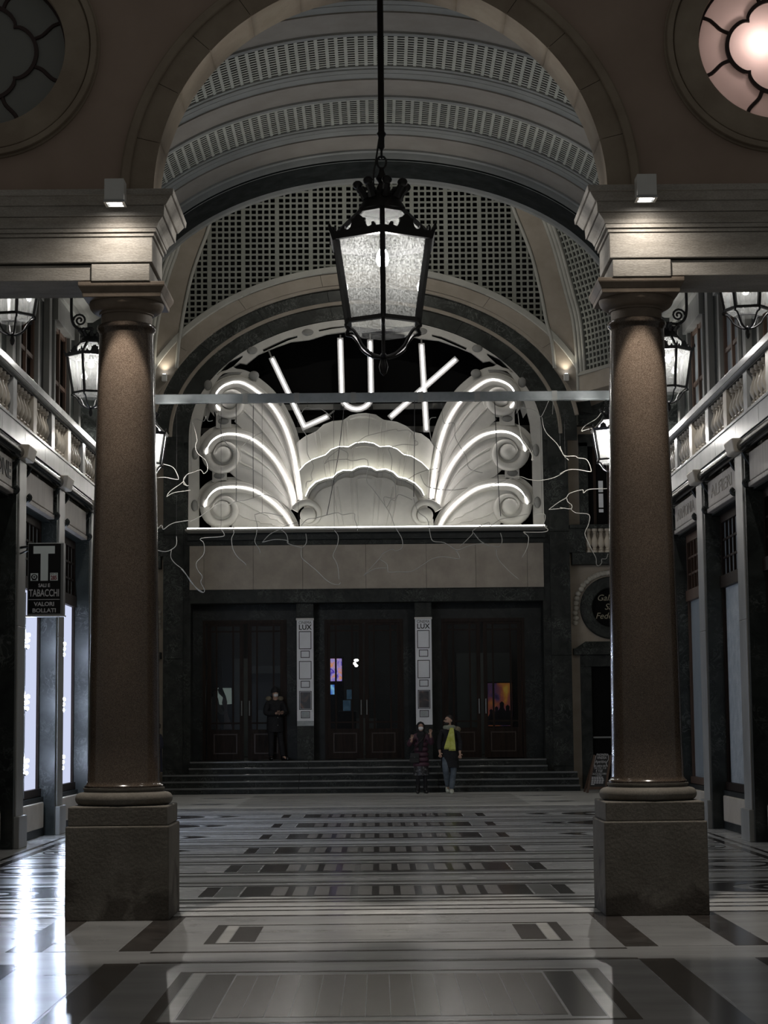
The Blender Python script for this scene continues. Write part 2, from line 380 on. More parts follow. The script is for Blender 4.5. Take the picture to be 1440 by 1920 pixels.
class MB:
    def __init__(s):
        s.v, s.f = [], []

    def add(s, vs, fs):
        o = len(s.v)
        s.v += [tuple(p) for p in vs]
        s.f += [tuple(i + o for i in f) for f in fs]
        return s

    def box(s, x0, x1, y0, y1, z0, z1):
        return s.add([(x0, y0, z0), (x1, y0, z0), (x1, y1, z0), (x0, y1, z0), (x0, y0, z1), (x1, y0, z1), (x1, y1, z1), (x0, y1, z1)],
                     [(3, 2, 1, 0), (4, 5, 6, 7), (0, 1, 5, 4), (1, 2, 6, 5), (2, 3, 7, 6), (3, 0, 4, 7)])

    def frus(s, a, b, z0, z1):
        """frustum between rect a=(x0,x1,y0,y1) at z0 and rect b at z1"""
        return s.add([(a[0], a[2], z0), (a[1], a[2], z0), (a[1], a[3], z0), (a[0], a[3], z0), (b[0], b[2], z1), (b[1], b[2], z1), (b[1], b[3], z1), (b[0], b[3], z1)],
                     [(3, 2, 1, 0), (4, 5, 6, 7), (0, 1, 5, 4), (1, 2, 6, 5), (2, 3, 7, 6), (3, 0, 4, 7)])

    def obox(s, p, q, w, h, upv=(0, 0, 1)):
        """bar from p to q, width w and height h"""
        p, q = Vector(p), Vector(q)
        d = (q - p).normalized()
        u = Vector(upv)
        a = d.cross(u)
        if a.length < 1e-4:
            a = d.cross(Vector((1, 0, 0)))
        a.normalize()
        b = a.cross(d)
        a, b = a * w / 2, b * h / 2
        return s.add([p - a - b, p + a - b, p + a + b, p - a + b, q - a - b, q + a - b, q + a + b, q - a + b],
                     [(0, 1, 2, 3), (7, 6, 5, 4), (0, 4, 5, 1), (1, 5, 6, 2), (2, 6, 7, 3), (3, 7, 4, 0)])

    def lathe(s, prof, cx=0, cy=0, cz=0, n=24, a0=0.0, axis='z', flat=1.0, cap=True):
        o = len(s.v)
        m = len(prof)
        for i in range(n):
            a = a0 + 2 * PI * i / n
            for (r, z) in prof:
                if axis == 'z':
                    s.v.append((cx + r * math.cos(a), cy + r * math.sin(a), cz + z))
                else:          # revolve about y, z of the profile runs towards -y
                    s.v.append((cx + r * math.cos(a), cy - z * flat, cz + r * math.sin(a)))
        for i in range(n):
            j = (i + 1) % n
            for k in range(m - 1):
                s.f.append((o + i * m + k, o + j * m + k, o + j * m + k + 1, o + i * m + k + 1))
        if cap and prof[0][0] > 1e-6:
            s.f.append(tuple(o + i * m for i in reversed(range(n))))
        if cap and prof[-1][0] > 1e-6:
            s.f.append(tuple(o + i * m + m - 1 for i in range(n)))
        return s

    def tube(s, pts, r, n=8, closed=False):
        pts = [Vector(p) for p in pts]
        m = len(pts)
        rs = r if isinstance(r, (list, tuple)) else [r] * m
        o = len(s.v)
        prev = None
        for i, p in enumerate(pts):
            if closed:
                t = (pts[(i + 1) % m] - pts[i - 1])
            else:
                t = pts[min(i + 1, m - 1)] - pts[max(i - 1, 0)]
            t.normalize()
            if prev is None:
                a = t.cross(Vector((0, 1, 0)))
                if a.length < 1e-3:
                    a = t.cross(Vector((0, 0, 1)))
                a.normalize()
            else:
                a = prev - t * prev.dot(t)
                a.normalize()
            prev = a
            b = t.cross(a)
            for k in range(n):
                w = 2 * PI * k / n
                s.v.append(tuple(p + (a * math.cos(w) + b * math.sin(w)) * rs[i]))
        for i in range(m if closed else m - 1):
            j = (i + 1) % m
            for k in range(n):
                l = (k + 1) % n
                s.f.append((o + i * n + k, o + i * n + l, o + j * n + l, o + j * n + k))
        if not closed:
            s.f.append(tuple(o + k for k in reversed(range(n))))
            s.f.append(tuple(o + (m - 1) * n + k for k in range(n)))
        return s

    def sweep(s, rings, cap=True, closed=False):
        """rings: list of equal length lists of points, each a closed section"""
        o = len(s.v)
        n = len(rings[0])
        for rg in rings:
            s.v += [tuple(p) for p in rg]
        m = len(rings)
        for i in range(m if closed else m - 1):
            j = (i + 1) % m
            for k in range(n):
                l = (k + 1) % n
                s.f.append((o + i * n + k, o + i * n + l, o + j * n + l, o + j * n + k))
        if cap and not closed:
            s.f.append(tuple(o + k for k in reversed(range(n))))
            s.f.append(tuple(o + (m - 1) * n + k for k in range(n)))
        return s

    def prism(s, poly, y0, y1):
        """polygon [(x, z)] extruded along y"""
        n = len(poly)
        return s.add([(x, y0, z) for x, z in poly] + [(x, y1, z) for x, z in poly],
                     [tuple(range(n)), tuple(reversed(range(n, 2 * n)))] + [(i, i + n, (i + 1) % n + n, (i + 1) % n) for i in range(n)])

    def prismx(s, poly, x0, x1):
        """polygon [(y, z)] extruded along x"""
        n = len(poly)
        return s.add([(x0, y, z) for y, z in poly] + [(x1, y, z) for y, z in poly],
                     [tuple(range(n)), tuple(reversed(range(n, 2 * n)))] + [(i, i + n, (i + 1) % n + n, (i + 1) % n) for i in range(n)])

    def prismz(s, poly, z0, z1):
        n = len(poly)
        return s.add([(x, y, z0) for x, y in poly] + [(x, y, z1) for x, y in poly],
                     [tuple(range(n)), tuple(reversed(range(n, 2 * n)))] + [(i, i + n, (i + 1) % n + n, (i + 1) % n) for i in range(n)])

    def ball(s, c, r, n=12, sc=(1, 1, 1)):
        prof = [(max(1e-7, math.sin(PI * i / n)) * r, -math.cos(PI * i / n) * r) for i in range(n + 1)]
        o = len(s.v)
        s.lathe(prof, 0, 0, 0, n * 2)
        for i in range(o, len(s.v)):
            x, y, z = s.v[i]
            s.v[i] = (c[0] + x * sc[0], c[1] + y * sc[1], c[2] + z * sc[2])
        return s

    def mesh(s, name, smooth=None):
        me = bpy.data.meshes.new(name)
        me.from_pydata(s.v, [], s.f)
        bm = bmesh.new()
        bm.from_mesh(me)
        bmesh.ops.recalc_face_normals(bm, faces=bm.faces)
        bm.to_mesh(me)
        bm.free()
        if smooth is not None:
            me.polygons.foreach_set('use_smooth', [True] * len(me.polygons))
            try:
                me.set_sharp_from_angle(angle=math.radians(smooth))
            except Exception:
                pass
        me.update()
        return me

    def build(s, name, m, parent=None, smooth=None, bevel=0.0, **tags):
        return link(name, s.mesh(name, smooth), m, parent, bevel, **tags)


def link(name, me, m, parent=None, bevel=0.0, loc=None, **tags):
    o = bpy.data.objects.new(name, me)
    COL.objects.link(o)
    if m is not None and len(me.materials) == 0:
        me.materials.append(M[m] if isinstance(m, str) else m)
    if parent is not None:
        o.parent = parent
        o.matrix_parent_inverse = INV.get(parent.name, Matrix.Identity(4))
    if loc is not None:
        o.location = loc
    if bevel:
        bv = o.modifiers.new('bevel', 'BEVEL')
        bv.width = bevel
        bv.segments = 2
        bv.limit_method = 'ANGLE'
    tag(o, **tags)
    return o


INV = {}


def tag(o, label=None, cat=None, group=None, kind=None):
    if label:
        o['label'] = label
    if cat:
        o['category'] = cat
    if group:
        o['group'] = group
    if kind:
        o['kind'] = kind
    return o


def thing(name, loc, label, cat, group=None, kind=None):
    o = bpy.data.objects.new(name, None)
    COL.objects.link(o)
    o.location = loc
    o.empty_display_size = 0.1
    INV[o.name] = Matrix.Translation(Vector(loc)).inverted()
    return tag(o, label, cat, group, kind)


def structure(name, loc=(0, 0, 0)):
    return thing(name, loc, None, None, None, 'structure')


def copy_tree(o, parent=None):
    c = o.copy()
    COL.objects.link(c)
    if parent is not None:
        c.parent = parent
        c.matrix_parent_inverse = o.matrix_parent_inverse.copy()
    for ch in list(o.children):
        copy_tree(ch, c)
    return c


def plate_mesh(name, polys, depth, bevel=0.0):
    """flat shape with holes (even-odd) from [(x, z)] loops, thickness depth, front face at local y=0 going back to +depth"""
    cu = bpy.data.curves.new(name, 'CURVE')
    cu.dimensions = '2D'
    cu.fill_mode = 'BOTH'
    cu.extrude = max(depth / 2 - bevel, 0.0005)
    cu.bevel_depth = bevel
    cu.bevel_resolution = 1
    for poly in polys:
        sp = cu.splines.new('POLY')
        sp.points.add(len(poly) - 1)
        for p, (x, z) in zip(sp.points, poly):
            p.co = (x, z, 0, 1)
        sp.use_cyclic_u = True
    ob = bpy.data.objects.new(name, cu)
    me = bpy.data.meshes.new_from_object(ob)
    bpy.data.objects.remove(ob)
    bpy.data.curves.remove(cu)
    me.transform(Matrix(((1, 0, 0, 0), (0, 0, -1, 0), (0, 1, 0, 0), (0, 0, 0, 1))))
    me.transform(Matrix.Translation((0, depth / 2, 0)))
    me.name = name
    return me


def plate(name, polys, y, depth, m, parent=None, bevel=0.0, **tags):
    me = plate_mesh(name, polys, depth, bevel)
    me.transform(Matrix.Translation((0, y, 0)))
    return link(name, me, m, parent, **tags)


def text_mesh(body, size, depth=0.004, align='CENTER', width=None, bold=0.0):
    cu = bpy.data.curves.new('lettering', 'FONT')
    cu.body = body
    cu.size = size
    cu.extrude = depth / 2
    cu.align_x = align
    cu.align_y = 'CENTER'
    cu.offset = bold
    cu.resolution_u = 3
    ob = bpy.data.objects.new('lettering', cu)
    me = bpy.data.meshes.new_from_object(ob)
    bpy.data.objects.remove(ob)
    bpy.data.curves.remove(cu)
    if width:
        xs = [v.co.x for v in me.vertices]
        k = width / max(max(xs) - min(xs), 1e-6)
        me.transform(Matrix.Diagonal((k, 1, 1, 1)))
    return me


FACE_CAM = Matrix(((1, 0, 0, 0), (0, 0, -1, 0), (0, 1, 0, 0), (0, 0, 0, 1)))      # lettering read from -y


def letters(body, size, x, y, z, m, parent, width=None, bold=0.0, rot=None, depth=0.004):
    me = text_mesh(body, size, depth, width=width, bold=bold)
    me.transform(FACE_CAM)
    if rot is not None:
        me.transform(rot)
    me.transform(Matrix.Translation((x, y, z)))
    return link('lettering', me, m, parent)


def ell(cx, cz, a, b, t0, t1, n):
    return [(cx + a * math.cos(t0 + (t1 - t0) * i / n), cz + b * math.sin(t0 + (t1 - t0) * i / n)) for i in range(n + 1)]


def circ(cx, cz, r, n=48, b=None):
    return [(cx + r * math.cos(2 * PI * i / n), cz + (b or r) * math.sin(2 * PI * i / n)) for i in range(n)]


def spline(pts, k=6):
    """Catmull-Rom through 2D/3D points"""
    pts = [Vector(p) for p in pts]
    out = []
    n = len(pts)
    for i in range(n - 1):
        p0, p1, p2, p3 = pts[max(i - 1, 0)], pts[i], pts[i + 1], pts[min(i + 2, n - 1)]
        for j in range(k):
            t = j / k
            out.append(0.5 * ((2 * p1) + (p2 - p0) * t + (2 * p0 - 5 * p1 + 4 * p2 - p3) * t * t + (3 * p1 - p0 - 3 * p2 + p3) * t ** 3))
    out.append(pts[-1])
    return out


def lamp(name, typ, loc, power, color=(1, 1, 1), size=0.05, parent=None, spot=None, aim=None, blend=0.5):
    ld = bpy.data.lights.new(name, typ)
    ld.energy = power
    ld.color = color
    if typ in ('POINT', 'SPOT'):
        ld.shadow_soft_size = size
    if spot:
        ld.spot_size = spot
        ld.spot_blend = blend
    o = bpy.data.objects.new(name, ld)
    COL.objects.link(o)
    if parent is not None:
        o.parent = parent
        o.matrix_parent_inverse = INV.get(parent.name, Matrix.Identity(4))
    o.location = loc
    if aim is not None:
        o.rotation_euler = (Vector(aim) - Vector(loc)).to_track_quat('-Z', 'Y').to_euler()
    return o

# ================================================================== FLOOR
floor = MB().box(-9, 9, -3, 47.2, -0.2, 0.0).build('floor', 'f_light', kind='structure')
TH = 0.0025


def inlay(name, m, x0, x1, y0, y1, h=TH):
    return MB().box(AX + x0, AX + x1, y0, y1, -0.01, h).build(name, m, floor)


def inlay_poly(name, m, poly, h=TH, hole=None):
    polys = [[(AX + x, y) for x, y in poly]] + ([[(AX + x, y) for x, y in hole]] if hole else [])
    me = plate_mesh(name, polys, h + 0.01)
    me.transform(Matrix(((1, 0, 0, 0), (0, 0, 1, 0), (0, -1, 0, 0), (0, 0, 0, 1))))      # the plate stands in x, z: lay it down
    zs = [v.co.z for v in me.vertices]
    me.transform(Matrix.Translation((0, 0, h - max(zs))))
    return link(name, me, m, floor)


inlay('near_dim_field', 'f_near_dim', -6.0, 6.0, -2.5, 16.4, 0.0008)  # sheet added to dim the near floor by colour
# strips that run with the gallery beside the columns
for sx in (-1, 1):
    for (a, b) in ((1.69, 1.93), (2.48, 2.74), (3.3, 3.5)):
        for (y0, y1) in ((13.98, 16.42), (6.0, 13.26)):
            x0, x1 = sorted((sx * a, sx * b))
            inlay('dark_strip', 'f_dark', x0, x1, y0, y1)
    x0, x1 = sorted((sx * 1.95, sx * 2.46))
    inlay('pale_slab', 'f_near_dim', x0, x1, 13.98, 16.42)
    for yy in (8.6, 10.4, 12.2):
        inlay('pale_slab', 'f_near_dim', *sorted((sx * 1.95, sx * 2.46)), yy - 1.75, yy - 0.02)
        inlay('pale_slab', 'f_near_dim', *sorted((sx * 2.76, sx * 3.28)), yy - 1.4, yy - 0.05)
for y0 in (13.88, 13.28):
    inlay('dark_line', 'f_dark', -1.69, 1.69, y0 - 0.035, y0 + 0.035)
inlay('pale_band', 'f_near_dim', -1.66, 1.66, 13.34, 13.83)


def frame_rect(y0, y1, core, n_in):
    hx = 1.36
    inlay('dark_line', 'f_dark', -hx, hx, y1 - 0.05, y1)
    inlay('dark_line', 'f_dark', -hx, hx, y0, y0 + 0.05)
    for sx in (-1, 1):
        inlay('dark_bar', 'f_dark', *sorted((sx * 1.28, sx * hx)), y0 + 0.05, y1 - 0.05)
        inlay('pale_bar', 'f_white' if core == 'x' else 'f_light2', *sorted((sx * 1.19, sx * 1.27)), y0 + 0.06, y1 - 0.06)
        inlay('dark_block', 'f_dark', *sorted((sx * 0.99, sx * 1.18)), y0 + 0.14, y1 - 0.14)
    w = 1.96 / n_in
    for i in range(n_in):
        inlay('centre_slab', core, -0.98 + i * w, -0.98 + (i + 1) * w - 0.006, y0 + 0.2, y1 - 0.2)


frame_rect(14.38, 15.72, 'f_near_dim', 2)
frame_rect(10.6, 12.78, 'f_brown', 14)
frame_rect(7.6, 10.1, 'f_brown', 3)
# cross lines by the columns
for y, w in ((16.45, 0.05), (16.92, 0.04), (17.25, 0.035), (17.7, 0.05), (18.0, 0.05)):
    inlay('dark_line', 'f_dark', -4.4, 4.4, y - w, y + w)
BANDS = [18.82, 21.84, 24.9, 27.95, 31.0, 34.1]
for i, c in enumerate(BANDS):
    for dy in ((0.66, 1.06) if i == 0 else (-1.06, -0.66, 0.66, 1.06)):
        inlay('dark_line', 'f_dark', -4.4, 4.4, c + dy - 0.045, c + dy + 0.045)
    for (a, b) in ((-1.36, -0.86), (0.86, 1.36)):
        inlay('pale_line', 'f_light2', -4.4, 4.4, c + a * 0 + (a + b) / 2 - 0.16, c + (a + b) / 2 + 0.16, 0.0015)
    inlay('dark_band', 'f_dark', -1.38, 1.38, c - 0.55, c + 0.55)
    for sx in (-1, 1):
        inlay('dark_block', 'f_dark', *sorted((sx * 1.63, sx * 1.77)), c - 0.52, c + 0.52)
        inlay('pale_block', 'f_white', *sorted((sx * 1.40, sx * 1.62)), c - 0.55, c + 0.55)
    n = 11
    w = 2.26 / n
    for k in range(n):
        x = -1.13 + k * w
        inlay('brown_cell', 'f_cell', x + 0.035, x + w - 0.035, c - 0.49, c + 0.49, 0.0045)
    # scrolls towards the shop fronts
    for sx in (-1, 1):
        cx, cy = sx * 3.75, c
        if i % 2 == 1:
            inlay_poly('dark_scroll', 'f_dark', circ(cx, cy, 0.62, 40, 0.55), 0.003, circ(cx + sx * 0.16, cy, 0.36, 32, 0.33))
        else:
            inlay_poly('dark_crescent', 'f_dark', circ(cx - sx * 0.1, cy, 0.72, 40, 0.58), 0.003, circ(cx + sx * 0.10, cy, 0.50, 32, 0.42))
            inlay_poly('dark_loop', 'f_dark', circ(cx + sx * 0.12, cy, 0.36, 32, 0.30), 0.003, circ(cx + sx * 0.16, cy, 0.27, 32, 0.22))
        inlay_poly('dark_leaf', 'f_dark', [(cx - sx * 1.25, cy + 0.1), (cx - sx * 1.0, cy + 0.34), (cx - sx * 0.8, cy + 0.30), (cx - sx * 0.95, cy), (cx - sx * 0.8, cy - 0.34), (cx - sx * 1.05, cy - 0.2)], 0.003)
for sx in (-1, 1):
    for a, b in ((4.42, 4.52), (4.62, 4.68)):
        inlay('dark_line', 'f_dark', *sorted((sx * a, sx * b)), 17.0, 36.9)
# crossing
inlay('pale_field', 'f_far_bright', -5.0, 5.0, 37.5, 45.1, 0.001)  # slab added to brighten the crossing floor by colour
inlay('grey_field', 'f_far_bright_grey', -2.9, 2.9, 38.1, 44.0, 0.0018)
for y in (36.6, 37.0, 37.4):
    inlay('dark_line', 'f_dark', -5, 5, y - 0.05, y + 0.05)
for sx in (-1, 1):
    for y0, y1 in ((38.2, 41.0), (41.0, 43.9), (39.6, 42.5)):
        for (ya, yb) in ((y0, y1), (y1, y0)):
            m0 = MB().obox((AX, ya, -0.003), (AX + sx * 3.9, (ya + yb) / 2, -0.003), 0.11, 0.014)
            m0.build('white_line', 'f_white', floor)
    for y in (39.4, 42.6):
        inlay_poly('dark_leaf', 'f_dark', [(sx * 3.0, y), (sx * 3.4, y + 0.22), (sx * 4.0, y), (sx * 3.4, y - 0.22)], 0.003)
inlay('pale_band', 'f_far_bright', -4.7, 4.7, 44.2, 44.7)

# ================================================================== FRONT WALL WITH ARCH
WY, WD = 16.18, 0.40
ARA, ARB, ARZ = 1.955, 1.93, 6.14
arch = ell(AX, ARZ, ARA + 0.012, ARB + 0.012, PI, 0, 64)
OC = {-1: (-3.37, 7.47), 1: (3.52, 7.47)}
wall_front = plate('wall_front', [[(-8, ARZ)] + arch + [(8, ARZ), (8, 12.8), (-8, 12.8)], circ(*OC[-1], 0.86, 64), circ(*OC[1], 0.86, 64)], WY, WD, 'plaster', kind='structure')


def ring_band(a0, b0, a1, b1, z):
    return ell(AX, z, a0, b0, PI, 0, 64) + ell(AX, z, a1, b1, 0, PI, 64)


# archivolt: voussoirs
NV = 13
for k in range(NV):
    t0, t1 = PI - PI * k / NV - 0.0012, PI - PI * (k + 1) / NV + 0.0012
    poly = ell(AX, ARZ, ARA, ARB, t0, t1, 8) + ell(AX, ARZ, ARA + 0.215, ARB + 0.215, t1, t0, 8)
    plate('voussoir', [poly], WY - 0.045, WD + 0.09, 'archstone', wall_front)
plate('archivolt_lip', [ring_band(ARA + 0.218, ARB + 0.218, ARA + 0.27, ARB + 0.27, ARZ)], WY - 0.075, 0.1, 'archstone', wall_front, bevel=0.012)
plate('archivolt_fillet', [ring_band(ARA + 0.275, ARB + 0.275, ARA + 0.30, ARB + 0.30, ARZ)], WY - 0.035, 0.06, 'archstone', wall_front)

for sx in (-1, 1):
    cx, cz = OC[sx]
    # stone ring in four pieces
    for q in range(4):
        a0 = PI / 4 + q * PI / 2 + 0.002
        a1 = a0 + PI / 2 - 0.004
        poly = ell(cx, cz, 0.70, 0.70, a0, a1, 20) + ell(cx, cz, 0.90, 0.90, a1, a0, 20)
        plate('oculus_ring', [poly], WY - 0.05, 0.2, 'archstone', wall_front, bevel=0.008)
    for (ra, rb, dy) in ((0.90, 0.925, 0.03), (0.925, 0.965, 0.075), (0.965, 0.985, 0.025)):
        plate('oculus_moulding', [circ(cx, cz, rb, 72), circ(cx, cz, ra, 72)], WY - dy, dy + 0.02, 'archstone', wall_front, bevel=0.006)
    win = structure('window_1' if sx < 0 else 'window_2', (cx, WY + 0.1, cz - 0.7))
    yw = WY + 0.10

    def rq(t):
        return 0.325 + 0.095 * abs(math.cos(2 * t)) ** 0.65
    N = 96
    quat_o = [(cx + (rq(2 * PI * i / N) + 0.017) * math.cos(2 * PI * i / N), cz + (rq(2 * PI * i / N) + 0.017) * math.sin(2 * PI * i / N)) for i in range(N)]
    quat_i = [(cx + (rq(2 * PI * i / N) - 0.017) * math.cos(2 * PI * i / N), cz + (rq(2 * PI * i / N) - 0.017) * math.sin(2 * PI * i / N)) for i in range(N)]
    plate('rim', [circ(cx, cz, 0.715, 72), circ(cx, cz, 0.672, 72)], yw - 0.03, 0.06, 'lead', win)
    plate('lobed_bar', [quat_o, quat_i], yw - 0.02, 0.05, 'lead', win)
    ang = []
    for k in range(4):
        for s in (-1, 1):
            a0, a1 = k * PI / 2 + s * 0.30, k * PI / 2 + s * 0.39
            ra = rq(a0)
            p = [(ra, a0), (0.49, a0 + s * 0.015), (0.57, a1 - s * 0.01), (0.62, a1 + s * 0.015), (0.69, a1 + s * 0.01)]
            pts = spline([(cx + r * math.cos(t), yw, cz + r * math.sin(t)) for r, t in p], 4)
            MB().tube(pts, 0.018, 8).build('spoke', 'lead', win)
            ang.append((a0, a1))
    gm = 'pane_pink' if sx > 0 else 'pane_grey'
    MB().add([(x, yw + 0.004, z) for x, z in quat_i], [tuple(range(N))]).build('centre_pane', gm, win)
    ang.sort()
    for k in range(8):
        (a0, a1), (b0, b1) = ang[k], (ang[(k + 1) % 8][0] + (2 * PI if k == 7 else 0), ang[(k + 1) % 8][1] + (2 * PI if k == 7 else 0))
        pin = [(cx + (rq(a0 + (b0 - a0) * i / 10) + 0.017) * math.cos(a0 + (b0 - a0) * i / 10), cz + (rq(a0 + (b0 - a0) * i / 10) + 0.017) * math.sin(a0 + (b0 - a0) * i / 10)) for i in range(11)]
        pout = [(cx + 0.675 * math.cos(b1 + (a1 - b1) * i / 10), cz + 0.675 * math.sin(b1 + (a1 - b1) * i / 10)) for i in range(11)]
        MB().add([(x, yw + 0.004, z) for x, z in pin + pout], [tuple(range(22))]).build('petal_pane', gm, win)
    # lamp niche behind the window
    MB().lathe([(0.86, -0.02), (0.86, -0.46), (0.0001, -0.46)], cx, yw + 0.02, cz, 32, axis='y', cap=False).build('niche', 'white_paint' if sx > 0 else 'plaster', win)
    if sx > 0:
        MB().ball((cx - 0.12, yw + 0.17, cz + 0.04), 0.04, 10).build('niche_lamp', 'oculamp', win, smooth=60)
    else:
        MB().ball((cx + 0.02, yw + 0.2, cz + 0.02), 0.09, 10).build('niche_lamp', 'void', win, smooth=60)

# ------------------------------------------------------------------ entablatures
for sx in (-1, 1):
    tr = structure('trim_1' if sx < 0 else 'trim_2', (AX + sx * 3, 16.5, 5.42))

    def rc(off, inner=1.985):
        a, b = sorted((AX + sx * (inner - off), AX + sx * 8.2))
        return (a, b, WY - 0.0 - off, WY + 0.70 + off)
    MB().frus(rc(-0.012), rc(-0.012), 5.41, 5.545).build('architrave', 'stone', tr, bevel=0.004)
    a, b = sorted((AX + sx * 1.99, AX + sx * 2.49))
    MB().box(a, b, WY - 0.012, WY + 0.68, 5.40, 5.548).build('architrave_block', 'stone', tr, bevel=0.005)
    MB().frus(rc(0.02), rc(0.02), 5.562, 5.782).build('frieze', 'stone', tr, bevel=0.006)
    MB().frus(rc(0.035), rc(0.035), 5.785, 5.815).build('fillet', 'stone', tr, bevel=0.004)
    MB().frus(rc(0.055), rc(0.055), 5.818, 5.852).build('fillet', 'stone', tr, bevel=0.004)
    m = MB()
    for (o0, z0, o1, z1) in ((0.06, 5.855, 0.075, 5.89), (0.075, 5.89, 0.115, 5.935)):
        m.frus(rc(o0), rc(o1), z0, z1)
    m.build('bed_mould', 'stone', tr)
    m = MB()
    for (o0, z0, o1, z1) in ((0.13, 5.94, 0.135, 6.03), (0.15, 6.03, 0.20, 6.10), (0.215, 6.10, 0.22, 6.152)):
        m.frus(rc(o0), rc(o1), z0, z1)
    m.build('cornice', 'stone', tr, bevel=0.005)

# ------------------------------------------------------------------ columns
CY = 16.55
for sx in (-1, 1):
    cx = AX + sx * 2.235
    c = thing('column', (cx, CY, 0), ('polished brown granite column on a stone plinth, nearer the glowing white shop windows' if sx < 0 else 'polished brown granite column on a stone plinth, nearer the chalkboard menu'), 'column', 'columns carrying the arch')
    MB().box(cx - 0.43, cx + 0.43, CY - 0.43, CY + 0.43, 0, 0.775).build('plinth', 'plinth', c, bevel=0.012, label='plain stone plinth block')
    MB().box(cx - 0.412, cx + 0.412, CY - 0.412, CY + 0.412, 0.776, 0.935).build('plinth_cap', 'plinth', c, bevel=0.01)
    tor = [(0.36, 0)] + [(0.36 + 0.053 * math.sin(PI * i / 10), 0.053 - 0.053 * math.cos(PI * i / 10)) for i in range(11)] + [(0.34, 0.112), (0.335, 0.125), (0.345, 0.128), (0.345, 0.145), (0.32, 0.147)]
    MB().lathe(tor, cx, CY, 0.936, 48).build('base', 'plinth', c, smooth=40)
    prof = [(0.335, 1.083), (0.335, 1.098), (0.318, 1.112), (0.308, 1.135)]
    for i in range(1, 13):
        t = i / 12
        prof.append((0.302 - 0.066 * (t ** 1.6), 1.135 + t * 3.86))
    prof += [(0.240, 5.02), (0.252, 5.035), (0.258, 5.055), (0.252, 5.075), (0.235, 5.085)]
    MB().lathe(prof, cx, CY, 0, 64).build('shaft', 'granite', c, smooth=35, label='polished brown granite shaft')
    cap = MB()
    pr = [(0.222, 5.086), (0.222, 5.165), (0.236, 5.168), (0.236, 5.18)]
    pr += [(0.24 + 0.085 * math.sin(PI / 2 * i / 8), 5.185 + 0.085 * (1 - math.cos(PI / 2 * i / 8))) for i in range(9)]
    cap.lathe(pr, cx, CY, 0, 48)
    cap.build('echinus', 'capstone', c, smooth=40)
    h0, h1, h2 = 0.335, 0.34, 0.372
    m = MB()
    m.frus((cx - h0, cx + h0, CY - h0, CY + h0), (cx - h1, cx + h1, CY - h1, CY + h1), 5.272, 5.31)
    m.frus((cx - h1, cx + h1, CY - h1, CY + h1), (cx - h2, cx + h2, CY - h2, CY + h2), 5.31, 5.365)
    m.frus((cx - h2, cx + h2, CY - h2, CY + h2), (cx - h2, cx + h2, CY - h2, CY + h2), 5.365, 5.398)
    m.build('abacus', 'capstone', c, bevel=0.004)

# ------------------------------------------------------------------ box spotlights on the cornice
for sx in (-1, 1):
    x = AX + sx * 2.245
    y = 15.86
    s = thing('wall_spotlight', (x, y, 5.97), 'white cube spotlight on the cornice above the %s column' % ('left' if sx < 0 else 'right'), 'spotlight', 'cube spotlights on the cornice')
    m = MB()
    m.box(x - 0.083, x + 0.083, y - 0.083, y + 0.083, 6.005, 6.19)
    m.build('housing', 'white_paint', s, bevel=0.006)
    plate_me = MB()
    for (a0, a1, b0, b1) in ((-0.088, 0.088, -0.088, -0.066), (-0.088, 0.088, 0.066, 0.088), (-0.088, -0.066, -0.066, 0.066), (0.066, 0.088, -0.066, 0.066)):
        plate_me.box(x + a0, x + a1, y + b0, y + b1, 5.985, 6.005)
    plate_me.build('rim', 'steel', s)
    MB().box(x - 0.02, x + 0.02, y + 0.083, y + 0.125, 6.06, 6.12).build('bracket', 'steel', s)
    MB().lathe([(0.0001, 0), (0.056, 0.002), (0.056, 0.010)], x, y, 5.990, 24).build('lens', 'lampglow', s, smooth=40)
    lamp('downlight', 'SPOT', (x, y, 5.975), 430, (1.0, 0.91, 0.80), 0.02, s, math.radians(51), (x, y, 0), 0.25)
    lamp('downlight_spill', 'SPOT', (x, y, 5.975), 17, (1.0, 0.92, 0.82), 0.03, s, math.radians(165), (x, y, 0), 0.7)

# ================================================================== BARREL VAULT
ceiling = structure('ceiling')
VA, VB, VS = 5.06, 3.1, 9.5


def vp(t, off, y):
    return (AX + (VA - off) * math.cos(t), y, VS + (VB - off) * math.sin(t))


NTT = 72


def vstrip(mb, y0, y1, o0, o1, thick=0.1, n=NTT):
    rings = []
    for i in range(n + 1):
        t = PI * i / n
        rings.append([vp(t, o0, y0), vp(t, o1, y1), vp(t, min(o0, o1) - thick, y1), vp(t, min(o0, o1) - thick, y0)])
    mb.sweep(rings)
    return mb


